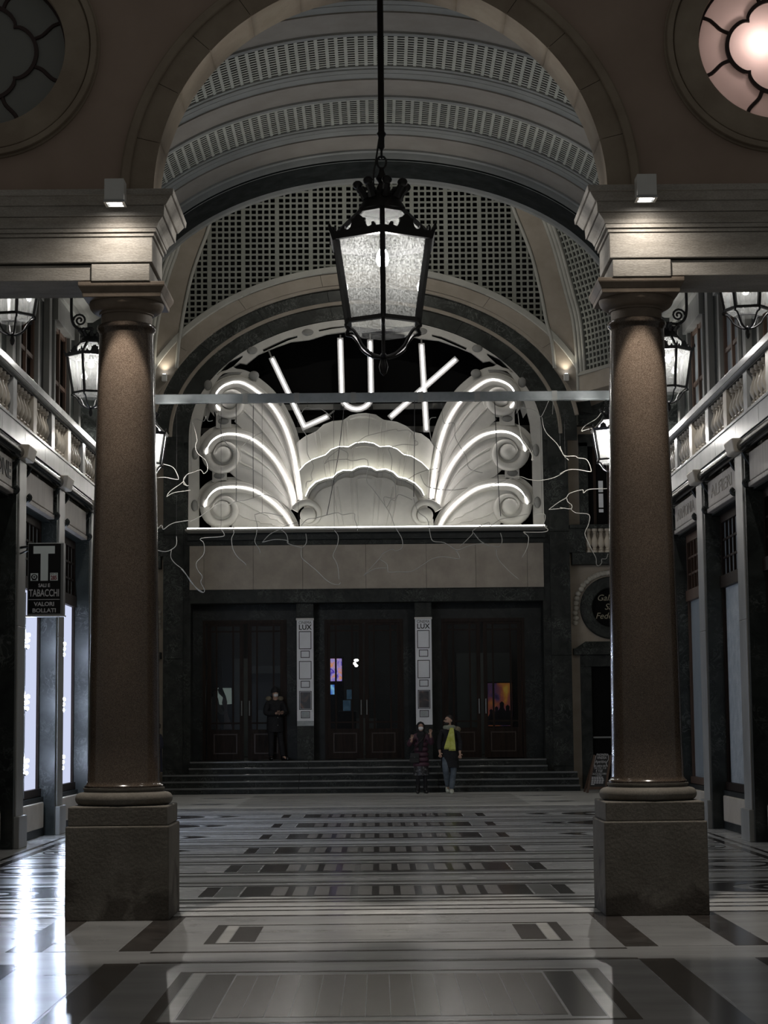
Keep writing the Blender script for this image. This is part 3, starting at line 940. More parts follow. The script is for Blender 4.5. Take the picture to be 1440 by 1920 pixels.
vstrip(MB(), 16.95, 37.3, -0.35, -0.35, 0.15, 40).build('vault_shell', 'void', ceiling)
CEN = [33.55 - 3.1 * k for k in range(6)]
for ci, c in enumerate(CEN):
    g0, g1 = c - 0.77, c + 0.77
    # grille: slats across, bars along
    m = MB()
    ns = 14
    for k in range(ns):
        y = g0 + (k + 0.5) * (g1 - g0) / ns
        vstrip(m, y - 0.026, y + 0.026, 0.0, 0.0, 0.006, 60)
    sl = m.build('grille_slats', 'lattice', ceiling, kind='stuff')
    m = MB()
    # even spacing along the arc
    L = [0.0]
    K = 720
    pp = [vp(PI * i / K, 0, 0) for i in range(K + 1)]
    for i in range(K):
        L.append(L[-1] + math.dist(pp[i], pp[i + 1]))
    nb = int(L[-1] / 0.162)
    j = 0
    for k in range(nb + 1):
        tgt = L[-1] * k / nb
        while j < K and L[j] < tgt:
            j += 1
        t = PI * j / K
        d = 0.028 / VA
        a, b = vp(t - d, 0.012, g0), vp(t + d, 0.012, g0)
        a2, b2 = vp(t - d, 0.004, g0), vp(t + d, 0.004, g0)
        m.sweep([[a, b, b2, a2], [(q[0], g1, q[2]) for q in (a, b, b2, a2)]])
    m.build('grille_bars', 'lattice', ceiling, kind='stuff')
    # rib between this grille and the next one further on
    m = MB()
    vstrip(m, g1, g1 + 0.07, 0.03, 0.04)
    vstrip(m, g1 + 0.07, g1 + 0.15, 0.06, 0.09)
    vstrip(m, g1 + 0.15, g1 + 0.20, 0.055, 0.055)
    vstrip(m, g1 + 0.20, g1 + 0.34, 0.08, 0.12)
    m.build('rib_moulding', 'vaultgrey', ceiling, smooth=30)
    top = g1 + (1.14 if ci else 1.18)
    vstrip(MB(), g1 + 0.34, top, 0.145, 0.145).build('rib_flat', 'vaulttan', ceiling, smooth=30)
    m = MB()
    vstrip(m, top, top + 0.06, 0.18, 0.20)
    vstrip(m, top + 0.06, top + 0.17, 0.20, 0.14)
    vstrip(m, top + 0.17, top + 0.27, 0.10, 0.06)
    if ci:
        vstrip(m, top + 0.27, g1 + 1.57, 0.04, 0.03)
    m.build('rib_bead', 'vaultgrey', ceiling, smooth=30)
# dark arch at the crossing
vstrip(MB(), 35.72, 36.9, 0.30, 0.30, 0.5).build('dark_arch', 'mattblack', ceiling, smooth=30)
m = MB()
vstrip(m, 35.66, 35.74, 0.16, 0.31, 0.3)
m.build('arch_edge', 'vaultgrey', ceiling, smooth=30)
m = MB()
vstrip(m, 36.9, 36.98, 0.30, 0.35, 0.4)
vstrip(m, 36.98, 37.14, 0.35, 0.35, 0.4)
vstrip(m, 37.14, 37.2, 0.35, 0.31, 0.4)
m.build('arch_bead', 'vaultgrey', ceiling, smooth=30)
vstrip(MB(), 37.2, 37.34, 0.27, 0.25, 0.4).build('arch_dark_fillet', 'mattblack', ceiling, smooth=30)  # thin dark moulding behind the bead
# wall above the dark arch on the side of the crossing
pl = [(-9, VS)] + [(p[0], p[2]) for p in [vp(PI - PI * i / 48, 0.1, 0) for i in range(49)]] + [(9, VS), (9, 20), (-9, 20)]
plate('spandrel', [pl], 36.95, 0.3, 'tan', ceiling)

# ================================================================== SIDE WALLS
PIL = [19.25, 22.5, 25.75, 29.0, 32.25, 35.5]
BAL = MB().lathe([(0.070, 0), (0.070, 0.045), (0.042, 0.055), (0.058, 0.08), (0.040, 0.105), (0.072, 0.16), (0.083, 0.21), (0.070, 0.28), (0.042, 0.36), (0.036, 0.41), (0.055, 0.43), (0.038, 0.45), (0.068, 0.472), (0.068, 0.52)], n=14).mesh('baluster', 35)
BAL.materials.append(M['cream'])
SIDE_SIGN = {}
for sx in (-1, 1):
    side = 'left' if sx < 0 else 'right'

    def S(a, b):
        return sorted((AX + sx * a, AX + sx * b))
    wall = structure('wall_' + side)
    # mass of the wall behind the shop fronts and the storey above
    x0, x1 = S(5.95, 7.2)
    MB().box(x0, x1, 17, 36.9, 0, 9.5).build('core', 'blackmarble', wall)
    x0, x1 = S(5.25, 6.6)
    MB().box(x0, x1, 17, 36.9, 5.1, 5.4).build('balcony_slab', 'void', wall)
    x0, x1 = S(4.86, 5.2)
    # fascia in slabs
    ys = [17.0, 19.5, 22.75, 24.4, 26.0, 27.6, 29.25, 30.9, 32.5, 34.1, 35.75, 36.9]
    for a, b in zip(ys[:-1], ys[1:]):
        MB().box(x0, x1, a + 0.003, b - 0.003, 5.40, 5.655).build('fascia_slab', 'grey_polish', wall, bevel=0.004)
    # half-round moulding and its collars
    xc = AX + sx * 4.90
    for a, b in zip(PIL, PIL[1:] + [36.9]):
        y0 = a + 0.52
        y1 = b - 0.02 if b < 36 else 36.9
        MB().tube([(xc, y0, 5.30), (xc, y1, 5.30)], 0.085, 16).build('roll_moulding', 'rollblack', wall, smooth=40)
        m = MB()
        m.frus((*S(4.78, 5.1), a - 0.02, a + 0.50), (*S(4.74, 5.1), a - 0.06, a + 0.54), 5.21, 5.40)
        m.build('collar', 'cream', wall, bevel=0.02)
    # pilasters
    for k, a in enumerate(PIL):
        x0, x1 = S(4.88, 5.9)
        for z0, z1 in ((0.42, 2.95), (2.955, 5.20)):
            MB().box(x0, x1, a, a + 0.5, z0, z1).build('pilaster', 'pilaster', wall, bevel=0.006)
        MB().box(*S(4.83, 5.9), a - 0.04, a + 0.54, 0, 0.42).build('pilaster_base', 'pilaster', wall, bevel=0.01)
        MB().box(*S(4.90, 5.9), a - 0.12, a - 0.001, 0.0, 5.15).build('jamb_slab', 'green', wall)
        MB().box(*S(4.90, 5.9), a + 0.501, a + 0.60, 0.0, 5.15).build('jamb_slab', 'green', wall)
    # shop windows
    for k, a in enumerate(PIL[:-1]):
        y0, y1 = a + 0.6, a + 3.25 - 0.12
        n = k + (3 if sx < 0 else 9)
        w = structure('window_%d' % n, (AX + sx * 5.15, (y0 + y1) / 2, 0))
        xs = S(5.13, 5.2)
        wood = 'wood_dark' if sx < 0 or k != 3 else 'wood_mid'
        # frame
        MB().box(*xs, y0, y0 + 0.09, 0.58, 4.72).build('frame_post', wood, w)
        MB().box(*xs, y1 - 0.09, y1, 0.58, 4.72).build('frame_post', wood, w)
        MB().box(*S(5.10, 5.22), y0, y1, 0.58, 0.69).build('sill', wood, w)
        MB().box(*S(5.10, 5.22), y0, y1, 3.58, 3.76).build('transom', wood, w)
        MB().box(*xs, y0 + 0.09, y1 - 0.09, 4.56, 4.72).build('head', wood, w)
        nm = 8
        for q in range(1, nm):
            yy = y0 + 0.09 + (y1 - y0 - 0.18) * q / nm
            MB().box(*S(5.14, 5.19), yy - 0.018, yy + 0.018, 3.76, 4.56).build('muntin', wood, w)
        for zz in (4.03, 4.30):
            MB().box(*S(5.144, 5.186), y0 + 0.09, y1 - 0.09, zz - 0.016, zz + 0.016).build('muntin', wood, w)
        MB().box(*S(5.175, 5.185), y0 + 0.09, y1 - 0.09, 3.76, 4.56).build('upper_pane', 'pane_blue' if (sx < 0 and k in (2, 3, 4)) or (sx > 0 and k == 2) else 'winglass', w)
        # base panel
        MB().box(*S(5.06, 5.9), y0, y1, 0.0, 0.57).build('stall_riser', 'blackmarble', w)
        MB().box(*S(5.03, 5.07), y0 + 0.15, y1 - 0.15, 0.12, 0.50).build('riser_panel', 'cream', w, bevel=0.03)
        # dark display room behind
        MB().box(*S(5.85, 5.93), y0, y1, 0.5, 4.8).build('back_board', 'void', w)
        MB().box(*S(5.2, 5.93), y0, y1, 4.72, 5.1).build('soffit', 'void', w)
        # sign board over the window: hung forward on two scroll brackets
        px0, px1 = S(4.93, 4.99)
        z0, z1 = 4.78, 5.17
        yb0, yb1 = y0 + 0.12, y1 - 0.16
        MB().box(px0, px1, yb0, yb1, z0, z1).build('sign_board', 'travertine', w, bevel=0.015)
        MB().box(*S(4.91, 5.06), yb0, yb1, 4.70, 4.765).build('board_sill', 'travertine', w, bevel=0.01)
        MB().box(*S(5.0, 5.9), y0, y1, 4.68, 5.2).build('head_beam', 'blackmarble', w)
        for yy in (yb0 - 0.04, yb1 + 0.04):
            pts = [(4.86, 5.18), (4.90, 5.10), (4.96, 5.02), (4.99, 4.92), (4.96, 4.80), (4.90, 4.72), (4.86, 4.76), (4.89, 4.80)]
            MB().tube(spline([(AX + sx * p, yy, z) for p, z in pts], 4), [0.03] * 29, 6).build('scroll_bracket', 'blackmarble', w, smooth=50)
        SIDE_SIGN[(sx, k)] = (w, px0 if sx > 0 else px1, (yb0 + yb1) / 2, (z0 + z1) / 2)
        # panes
        lower = S(5.16, 5.17)
        if sx < 0 and k in (2, 3, 4):
            MB().box(*S(5.17, 5.18), y0 + 0.09, y1 - 0.09, 0.69, 3.58).build('lit_panel', 'ledpanel', w, label='glowing white panel filling the shop window')
        elif sx > 0 and k == 2:
            MB().box(*S(5.17, 5.18), y0 + 0.09, y1 - 0.09, 0.69, 3.58).build('papered_pane', 'paper', w, label='pane covered with crumpled pale paper')
        elif sx > 0 and k == 3:
            MB().box(*S(5.17, 5.18), y0 + 0.09, y1 - 0.09, 0.69, 3.58).build('grey_pane', 'pane_blue', w)
        else:
            MB().box(*lower, y0 + 0.09, y1 - 0.09, 0.69, 3.58).build('lower_pane', 'winglass', w)
    # end pier
    MB().box(*S(5.0, 7.2), 36.0, 36.9, 0, 9.5).build('end_pier', 'green', wall)
    # upper storey
    x0, x1 = S(5.72, 5.96)
    for k, a in enumerate(PIL):
        MB().box(*S(5.62, 5.96), a, a + 0.24, 5.4, 9.1).build('upper_pilaster', 'pilaster_dim', wall, bevel=0.006)
        MB().box(x0, x1, a - 0.55, a - 0.004, 5.4, 9.1).build('upper_panel', 'greenmatt', wall)
        MB().box(x0, x1, a + 0.244, a + 0.85, 5.4, 9.1).build('upper_panel', 'greenmatt', wall)
    for k, a in enumerate(PIL[:-1]):
        y0, y1 = a + 0.85, a + 2.7
        w = structure('window_%d' % (k + (15 if sx < 0 else 21)), (AX + sx * 5.8, (y0 + y1) / 2, 5.4))
        for yy in (y0 + 0.1, y1 - 0.1):
            MB().box(*S(5.68, 5.9), yy - 0.07, yy + 0.07, 5.4, 8.7).build('casing', 'pilaster_dim', w, bevel=0.006)
        MB().box(*S(5.62, 5.9), y0, y1, 8.7, 9.1).build('lintel', 'pilaster_dim', w, bevel=0.006)
        for yy in (y0 + 0.24, (y0 + y1) / 2, y1 - 0.24):
            MB().box(*S(5.74, 5.82), yy - 0.04, yy + 0.04, 5.4, 8.7).build('wood_stile', 'wood_mid', w)
        for zz in (6.55, 7.7, 8.65):
            MB().box(*S(5.75, 5.81), y0 + 0.2, y1 - 0.2, zz - 0.035, zz + 0.035).build('wood_rail', 'wood_mid', w)
        for ya, yb in ((y0 + 0.28, (y0 + y1) / 2 - 0.04), ((y0 + y1) / 2 + 0.04, y1 - 0.28)):
            MB().box(*S(5.79, 5.80), ya, yb, 5.4, 8.65).build('pane', 'pane_blue' if sx > 0 or k in (1, 2) else 'winglass', w)
    MB().box(*S(5.55, 5.96), 17, 36.9, 9.1, 9.25).build('upper_architrave', 'vaultgrey', wall, bevel=0.01)
    MB().frus((*S(5.45, 5.96), 17, 36.9), (*S(5.05, 5.96), 17, 36.9), 9.25, 9.5).build('upper_cornice', 'vaultgrey', wall, bevel=0.01)
    # balustrade
    bs = thing('balustrade', (AX + sx * 4.95, 27, 5.65), 'cream baluster balustrade along the upper gallery, above the %s' % ('glowing shop windows' if sx < 0 else 'papered shop window'), 'balustrade', 'gallery balustrades')
    x0, x1 = S(4.84, 5.08)
    MB().box(*S(4.85, 5.07), 17, 36.6, 5.657, 5.70).build('base_rail', 'grey_polish', bs, bevel=0.006)
    m = MB()
    m.box(*S(4.87, 5.05), 17, 36.6, 6.222, 6.246)
    m.build('under_rail', 'blackmarble', bs)
    m = MB()
    m.frus((*S(4.83, 5.09), 17, 36.6), (*S(4.81, 5.11), 17, 36.6), 6.247, 6.275)
    m.frus((*S(4.80, 5.12), 17, 36.6), (*S(4.79, 5.13), 17, 36.6), 6.276, 6.37)
    m.build('handrail', 'grey_polish', bs, bevel=0.008)
    py = [19.25 + 1.5 * i for i in range(12)]
    for i, y in enumerate(py):
        MB().box(*S(4.86, 5.06), y - 0.13, y + 0.13, 5.70, 6.222).build('pier', 'cream' if i % 2 else 'grey_polish', bs, bevel=0.006)
        if i < len(py) - 1:
            for q in range(5):
                yy = y + 0.13 + (1.24) * (q + 0.5) / 5
                link('baluster', BAL, None, bs, loc=(AX + sx * 4.955, yy, 5.70))

# lettering and faint marks on shop sign boards
w, x, y, z = SIDE_SIGN[(-1, 1)]
me = text_mesh('NAZIONE', 0.30, 0.01, width=2.0, bold=0.006)
me.transform(Matrix(((0, 0, 1, 0), (1, 0, 0, 0), (0, 1, 0, 0), (0, 0, 0, 1))))
me.transform(Matrix.Translation((x + 0.004, y, z)))
link('lettering', me, 'ink', w)
for k, word in ((2, 'ALFIERI'), (3, 'ARMONIA')):
    w, x, y, z = SIDE_SIGN[(1, k)]
    me = text_mesh(word, 0.26, 0.006, width=1.7)
    me.transform(Matrix(((0, 0, -1, 0), (-1, 0, 0, 0), (0, 1, 0, 0), (0, 0, 0, 1))))
    me.transform(Matrix.Translation((x - 0.002, y, z)))
    link('lettering', me, 'beige', w)

# ------------------------------------------------------------------ spot clusters in the glowing windows
for k, y in ((0, 27.25), (1, 30.35), (2, 33.6)):
    pole_x = AX - 5.075
    t = thing('spotlight_rail', (pole_x, y, 0.6), ('upright rail with three clusters of white spotlights, ' + ('behind the tobacconist sign' if k == 0 else 'in the middle glowing window' if k == 1 else 'next to the left column')), 'spotlight', 'spotlight rails in the glowing shop windows')
    MB().box(pole_x - 0.02, pole_x + 0.02, y - 0.02, y + 0.02, 0.6, 3.5).build('rail', 'steel', t)
    for z in (1.05, 1.95, 2.82):
        for (dy, dz) in ((0.0, 0.0), (0.05, 0.08), (-0.03, -0.09)):
            m = MB().ball((pole_x + 0.055, y + dy, z + dz), 0.028, 8)
            m.build('spot', 'led', t, smooth=60)
            MB().lathe([(0.02, 0), (0.034, 0.02), (0.034, 0.03)], pole_x + 0.03, y + dy, z + dz - 0.04, 12).build('spot_cup', 'steel', t)

# ------------------------------------------------------------------ tobacconist sign
TY = 25.6
tx0, tz1 = U(52, 1018, TY)
tx1, tz0 = U(116, 1153, TY)
t = thing('tobacconist_sign', ((tx0 + tx1) / 2, TY, tz0), 'black box sign with a big white T hanging from the shop front', 'sign')
MB().box(tx0, tx1 + 0.02, TY, TY + 0.14, tz0, tz1).build('case', 'steel', t, bevel=0.008)
MB().box(tx0 + 0.015, tx1 - 0.02, TY - 0.004, TY + 0.01, tz0 + 0.02, tz1 - 0.015).build('face', 'signblack', t)
cx = (tx0 + tx1) / 2 - 0.003


def sgn(px, py):
    return U(px, py, TY)


yf = TY - 0.008
for name, a, b in (('letter_bar', (63, 1024), (103, 1038)), ('letter_stem', (76.5, 1038), (90, 1089))):
    (xa, za), (xb, zb) = sgn(*a), sgn(*b)
    MB().box(xa, xb, yf, yf + 0.006, zb, za).build(name, 'signletter', t)
(xa, za), (xb, zb) = sgn(57.5, 1075), sgn(71.5, 1089)
MB().box(xa, xb, yf, yf + 0.005, zb, za).build('emblem_ground', 'signletter', t)
ex, ez = (xa + xb) / 2, (za + zb) / 2
plate('emblem', [circ(ex, ez, 0.043, 24, 0.038), circ(ex, ez + 0.002, 0.026, 20)], yf - 0.003, 0.004, 'ink', t)
star = [(ex + (0.021 if i % 2 == 0 else 0.009) * math.sin(2 * PI * i / 10), ez + 0.002 + (0.021 if i % 2 == 0 else 0.009) * math.cos(2 * PI * i / 10)) for i in range(10)]
plate('star', [star], yf - 0.003, 0.004, 'ink', t)
MB().box(ex - 0.03, ex + 0.03, yf - 0.003, yf + 0.001, ez - 0.043, ez - 0.033).build('ribbon', 'ink', t)
(xa, za), (xb, zb) = sgn(94, 1074), sgn(108.5, 1088.5)
MB().box(xa, xb, yf, yf + 0.005, zb, za).build('number_ground', 'signletter', t)
letters('285', 0.075, (xa + xb) / 2, yf - 0.003, zb + 0.036, 'red', t, width=0.08, bold=0.002)
letters('RIV. N', 0.026, (xa + xb) / 2, yf - 0.003, za - 0.016, 'ink', t, width=0.085)
for body, py, h, w_ in (('SALI E', 1098, 0.065, 0.155), ('TABACCHI', 1112.5, 0.135, 0.40), ('VALORI', 1133, 0.075, 0.27), ('BOLLATI', 1145, 0.075, 0.31)):
    xx, zz = sgn(83, py)
    letters(body, h, xx, yf - 0.002, zz, 'signletter2', t, width=w_, bold=0.002)
xx, zz = sgn(83, 1124)
MB().box(tx0 + 0.02, tx1 - 0.03, yf, yf + 0.004, zz - 0.004, zz + 0.004).build('rule', 'signletter2', t)
MB().box(tx0 - 0.02, tx1 + 0.03, TY - 0.01, TY + 0.15, tz0 - 0.02, tz0 - 0.001).build('foot_rail', 'white_paint', t)
MB().tube([(AX - 4.88, TY + 0.25, tz1 - 0.04), (tx0 + 0.02, TY + 0.07, tz1 - 0.04)], 0.018, 8).build('arm', 'iron', t)
MB().tube([(AX - 4.88, TY + 0.25, tz1 - 0.12), (tx0 + 0.02, TY + 0.07, tz1 - 0.08)], 0.012, 8).build('arm', 'iron', t)

# ================================================================== LANTERNS


def lantern(c, k, label, group, hang, phase=-PI / 2, bulb='bulb'):
    """c: centre of the upper ring; k: size"""
    c = Vector(c)
    u = 0.00489 * k
    t = thing('hanging_lantern' if hang == 'rod' else 'wall_lantern', (c.x, c.y, c.z - 235 * u), label, 'lantern', group)
    Rt, Rb, Rr = 103 * u, 75 * u, 44 * u
    zt, zb, zr = 0.0, -158 * u, 58 * u

    def hexp(R, z, i):
        a = phase + PI / 3 * i
        return Vector((c.x + R * math.cos(a), c.y + R * math.sin(a), c.z + z))
    w = 10 * u
    for nm, R, z, hh in (('upper_ring', Rt, zt, 13 * u), ('lower_ring', Rb, zb, 8 * u), ('roof_ring', Rr, zr, 7 * u)):
        m = MB()
        rings = []
        for i in range(6):
            rings.append([hexp(R + w * 0.6, z - hh / 2, i), hexp(R + w * (1.1 if nm == 'upper_ring' else 0.6), z + hh / 2, i), hexp(R - w * 0.6, z + hh / 2, i), hexp(R - w * 0.6, z - hh / 2, i)])
        m.sweep(rings, closed=True)
        m.build(nm, 'iron', t)
    zbot = zb - 22 * u
    for i in range(6):
        p, q = hexp(Rt - 2 * u, zt, i), hexp(Rb, zb, i)
        n = Vector((math.cos(phase + PI / 3 * i), math.sin(phase + PI / 3 * i), 0))
        MB().obox(p, q, w, w, n).build('corner_bar', 'iron', t)
        MB().obox(hexp(Rt, zt, i), hexp(Rr, zr, i), w * 0.9, w * 0.9, n).build('roof_bar', 'iron', t)
        j = i + 1
        MB().add([hexp(Rt - 3 * u, zt, i), hexp(Rt - 3 * u, zt, j), hexp(Rb - u, zb, j), hexp(Rb - u, zb, i)], [(0, 1, 2, 3)]).build('side_pane', 'lglass', t)
        MB().add([hexp(Rt - 3 * u, zt, i), hexp(Rt - 3 * u, zt, j), hexp(Rr, zr, j), hexp(Rr, zr, i)], [(0, 1, 2, 3)]).build('roof_pane', 'lglass', t)
        MB().add([hexp(Rb - u, zb, i), hexp(Rb - u, zb, j), hexp(Rb * 0.62, zbot, j), hexp(Rb * 0.62, zbot, i)], [(0, 1, 2, 3)]).build('skirt_pane', 'lglass', t)
        # spike at each corner
        base = hexp(Rt + 3 * u, zt + 4 * u, i)
        tip = hexp(Rt + 13 * u, zt + 26 * u, i)
        MB().tube([base, (base + tip) / 2 + n * 3 * u, tip], [4.5 * u, 4 * u, 0.5 * u], 6).build('corner_spike', 'iron', t)
        # cresting over each side
        mid = (hexp(Rt, zt + 5 * u, i) + hexp(Rt, zt + 5 * u, j)) / 2
        tan = (hexp(Rt, 0, j) - hexp(Rt, 0, i)).normalized()
        prof = [(-38, 0), (-36, 8), (-33, 12), (-29, 11), (-29, 6), (-22, 3), (-17, 7), (-14, 15), (-15, 21), (-9, 23), (-4, 28), (0, 30), (4, 28), (9, 23), (15, 21), (14, 15), (17, 7), (22, 3), (29, 6), (29, 11), (33, 12), (36, 8), (38, 0)]
        m = MB()
        nn = Vector((tan.y, -tan.x, 0)) * 2.0 * u
        fr = [mid + tan * (a * u) + Vector((0, 0, b * u)) for a, b in prof]
        m.add([p + nn for p in fr] + [p - nn for p in fr], [tuple(range(len(fr))), tuple(reversed(range(len(fr), 2 * len(fr))))] + [(q, q + len(fr), (q + 1) % len(fr) + len(fr), (q + 1) % len(fr)) for q in range(len(fr))])
        m.build('cresting', 'iron', t)
        # bowed arm below
        pts = [(Rb + 2 * u, zb - 3 * u), (Rb + 6 * u, zb - 12 * u), (Rb - 8 * u, zb - 16 * u), (Rb - 20 * u, zb - 30 * u), (Rb - 30 * u, zb - 46 * u), (24 * u, zb - 60 * u), (3 * u, zb - 64 * u)]
        a = phase + PI / 3 * i
        MB().tube(spline([(c.x + r * math.cos(a), c.y + r * math.sin(a), c.z + z) for r, z in pts], 3), 3.4 * u, 6).build('lower_arm', 'iron', t)
    MB().lathe([(0.0001, 0), (6 * u, 6 * u), (9 * u, 18 * u), (6 * u, 30 * u), (4 * u, 34 * u), (7 * u, 40 * u), (3 * u, 46 * u)], c.x, c.y, c.z + zb - 100 * u, 12).build('finial', 'iron', t, smooth=40)
    # crown
    MB().lathe([(40 * u, 0), (46 * u, 3 * u), (44 * u, 10 * u), (36 * u, 22 * u), (30 * u, 32 * u), (32 * u, 36 * u), (20 * u, 38 * u), (14 * u, 38 * u)], c.x, c.y, c.z + zr, 24).build('crown_collar', 'iron', t, smooth=40)
    for i in range(8):
        a = 2 * PI * i / 8 + 0.2
        pts = [(31, 27), (38, 38), (44, 46), (47, 52)]
        pp = [(c.x + r * u * math.cos(a), c.y + r * u * math.sin(a), c.z + zr + z * u) for r, z in pts]
        m = MB().tube(pp, [9 * u, 6.5 * u, 7 * u, 5 * u], 6)
        m.ball(pp[-1], 10 * u, 6, (1, 1, 0.85))
        m.build('crown_leaf', 'iron', t, smooth=50)
    # bulb
    MB().lathe([(0.0001, 0), (9 * u, 4 * u), (12.5 * u, 14 * u), (10 * u, 26 * u), (5 * u, 36 * u)], c.x, c.y, c.z - 48 * u, 16).build('bulb', bulb, t, smooth=60)
    MB().lathe([(7 * u, -14 * u), (8 * u, 0), (5 * u, 10 * u), (5 * u, 62 * u)], c.x, c.y, c.z, 12).build('socket', 'iron', t, smooth=40)
    if hang == 'rod':
        m = MB()
        m.lathe([(10 * u, 34 * u), (11 * u, 48 * u), (6 * u, 58 * u), (12 * u, 66 * u), (6 * u, 78 * u), (4 * u, 88 * u)], c.x, c.y, c.z + zr, 14)
        m.build('crown_stem', 'iron', t, smooth=40)
        z0 = c.z + zr + 88 * u
        rodlen = (12.55 if c.y < 30 else 17.6) - z0
        MB().tube([(c.x + 9 * u * math.cos(q * PI / 6), c.y, z0 + 11 * u + 12 * u * math.sin(q * PI / 6)) for q in range(12)], 2.2 * u, 6, closed=True).build('chain_link', 'iron', t)
        MB().tube([(c.x, c.y + 7 * u * math.cos(q * PI / 6), z0 + 28 * u + 10 * u * math.sin(q * PI / 6)) for q in range(12)], 2.2 * u, 6, closed=True).build('chain_link', 'iron', t)
        MB().lathe([(3 * u, 34 * u), (6 * u, 40 * u), (6 * u, 60 * u), (10 * u, 66 * u), (6 * u, 72 * u), (6 * u, rodlen)], c.x, c.y, z0, 12).build('rod', 'iron', t, smooth=40)
        MB().tube(spline([(c.x - 14 * u, c.y - 2 * u, c.z + zr + 40 * u), (c.x - 16 * u, c.y - 2 * u, z0 - 20 * u), (c.x - 10 * u, c.y, z0 + 20 * u), (c.x - 4 * u, c.y, z0 + 60 * u)], 5), 1.8 * u, 6).build('flex', 'cable', t)
    else:
        s = 1 if c.x > 0 else -1
        wx = AX + s * 5.64
        ztop = c.z + zr + 36 * u
        pts = [(c.x, ztop), (c.x, ztop + 0.10), (c.x + s * 0.08, ztop + 0.09), (c.x + s * 0.20, ztop + 0.10), (c.x + s * 0.29, ztop + 0.24), (c.x + s * 0.30, ztop + 0.7), (c.x + s * 0.32, ztop + 1.25), (c.x + s * 0.6, ztop + 1.5), (wx - s * 0.02, ztop + 1.55)]
        MB().tube(spline([(x, c.y, z) for x, z in pts], 6), 0.022, 8).build('bracket_arm', 'iron', t, smooth=50)
        sp = []
        for q in range(22):
            a = q / 21 * 3.4 * PI
            r = 0.10 * (1 - q / 24)
            sp.append((c.x + s * 0.17 + s * r * math.cos(a), c.y, ztop + 0.22 + r * math.sin(a)))
        MB().tube(sp, 0.016, 8).build('bracket_scroll', 'iron', t, smooth=50)
        MB().box(*sorted((wx - s * 0.02, wx + s * 0.02)), c.y - 0.05, c.y + 0.05, ztop + 1.2, ztop + 1.8).build('bracket_plate', 'iron', t)
    return t


LANT = []
LANT.append(lantern((0.067, 17.5, 6.054), 1.0, 'large black iron lantern hanging on a rod under the arch', 'street lanterns', 'rod', bulb='bulb_c'))
LANT.append(lantern((AX, 41.6, 14.75), 1.0, 'iron lantern hanging high in the crossing vault behind the dark arch', 'street lanterns', 'rod', bulb='bulb_x'))
for sx in (-1, 1):
    near = 'left' if sx < 0 else 'right'
    LANT.append(lantern((AX + sx * 4.36, 22.4, 7.0), 0.72, 'black iron wall lantern, the nearest on the %s gallery wall, cut by the photo edge' % near, 'street lanterns', 'wall', -PI / 2 + 0.35))
    LANT.append(lantern((AX + sx * 4.30, 28.2, 7.08), 0.72, 'black iron wall lantern with a bright bulb, beside the top of the %s column' % near, 'street lanterns', 'wall', -PI / 2 + 0.2 * sx))
    LANT.append(lantern((AX + sx * 4.32, 35.6, 7.02), 0.72, 'black iron wall lantern mostly hidden behind the %s column' % near, 'street lanterns', 'wall', -PI / 2, 'bulb_f'))

# ================================================================== CINEMA FRONT
FY = 46.5
EZ = U(686, 816, FY)[1]                      # centre height of the lunette
SA, SB = 4.33, U(690, 597, FY)[1] - EZ       # half axes of the sign's outline
BZ = U(686, 996, FY)[1]                      # foot of the sign
OZ1 = 4.53                                   # top of the door opening
OZ0 = 0.74                                   # landing
wall_back = structure('wall_back', (FX, FY, 0))


def arch_in(a, b):
    return ell(FX, EZ, a, b, PI, 0, 64)


# marble front with lunette and door opening
lun = [(FX - SA, BZ)] + arch_in(SA, SB) + [(FX + SA, BZ)]
dr = [(FX - 4.27, OZ0), (FX - 4.27, OZ1), (FX + 4.27, OZ1), (FX + 4.27, OZ0)]
outer = [(FX - 4.93, 0), (FX - 4.93, 9.2)] + ell(FX, EZ, 5.62, SB + 1.16, PI - 0.12, 0.12, 64) + [(FX + 4.93, 9.2), (FX + 4.93, 0)]
plate('marble_front', [outer, lun, dr], FY, 0.5, 'greenmatt', wall_back)
# stepped arch bands, in pieces


def arc_ring(name, a0, a1, y, d, m, n=9, t_lo=0.0, bevel=0.0):
    for k in range(n):
        t0 = PI - t_lo - (PI - 2 * t_lo) * k / n - 0.0008
        t1 = PI - t_lo - (PI - 2 * t_lo) * (k + 1) / n + 0.0008
        b0, b1 = SB + (a0 - SA) * 0.905, SB + (a1 - SA) * 0.905
        plate(name, [ell(FX, EZ, a0, b0, t0, t1, 10) + ell(FX, EZ, a1, b1, t1, t0, 10)], y, d, m, wall_back, bevel=bevel)


arc_ring('inner_arch_stone', SA + 0.005, 4.74, FY - 0.04, 0.1, 'green', 9, -0.05)
arc_ring('arch_bead', 4.74, 4.80, FY - 0.11, 0.1, 'tan', 9, 0.0, 0.015)
arc_ring('outer_arch_stone', 4.80, 5.17, FY - 0.10, 0.1, 'green', 9, -0.05)
arc_ring('arch_bead', 5.17, 5.24, FY - 0.19, 0.12, 'tan', 9, 0.12, 0.015)
arc_ring('tan_arch_stone', 5.24, 5.60, FY - 0.22, 0.3, 'tan', 7, 0.20)
arc_ring('arch_fillet', 5.60, 5.72, FY - 0.30, 0.3, 'vaultgrey', 7, 0.26, 0.02)
# flanking marble pilasters
for sx in (-1, 1):
    x0, x1 = sorted((FX + sx * 4.45, FX + sx * 4.93))
    for z0, z1 in ((0.0, 0.55), (0.555, 3.2), (3.205, 6.2), (6.205, EZ)):
        MB().box(x0, x1, FY - 0.09, FY - 0.001, z0, z1).build('pilaster_slab', 'greenmatt', wall_back, bevel=0.005)
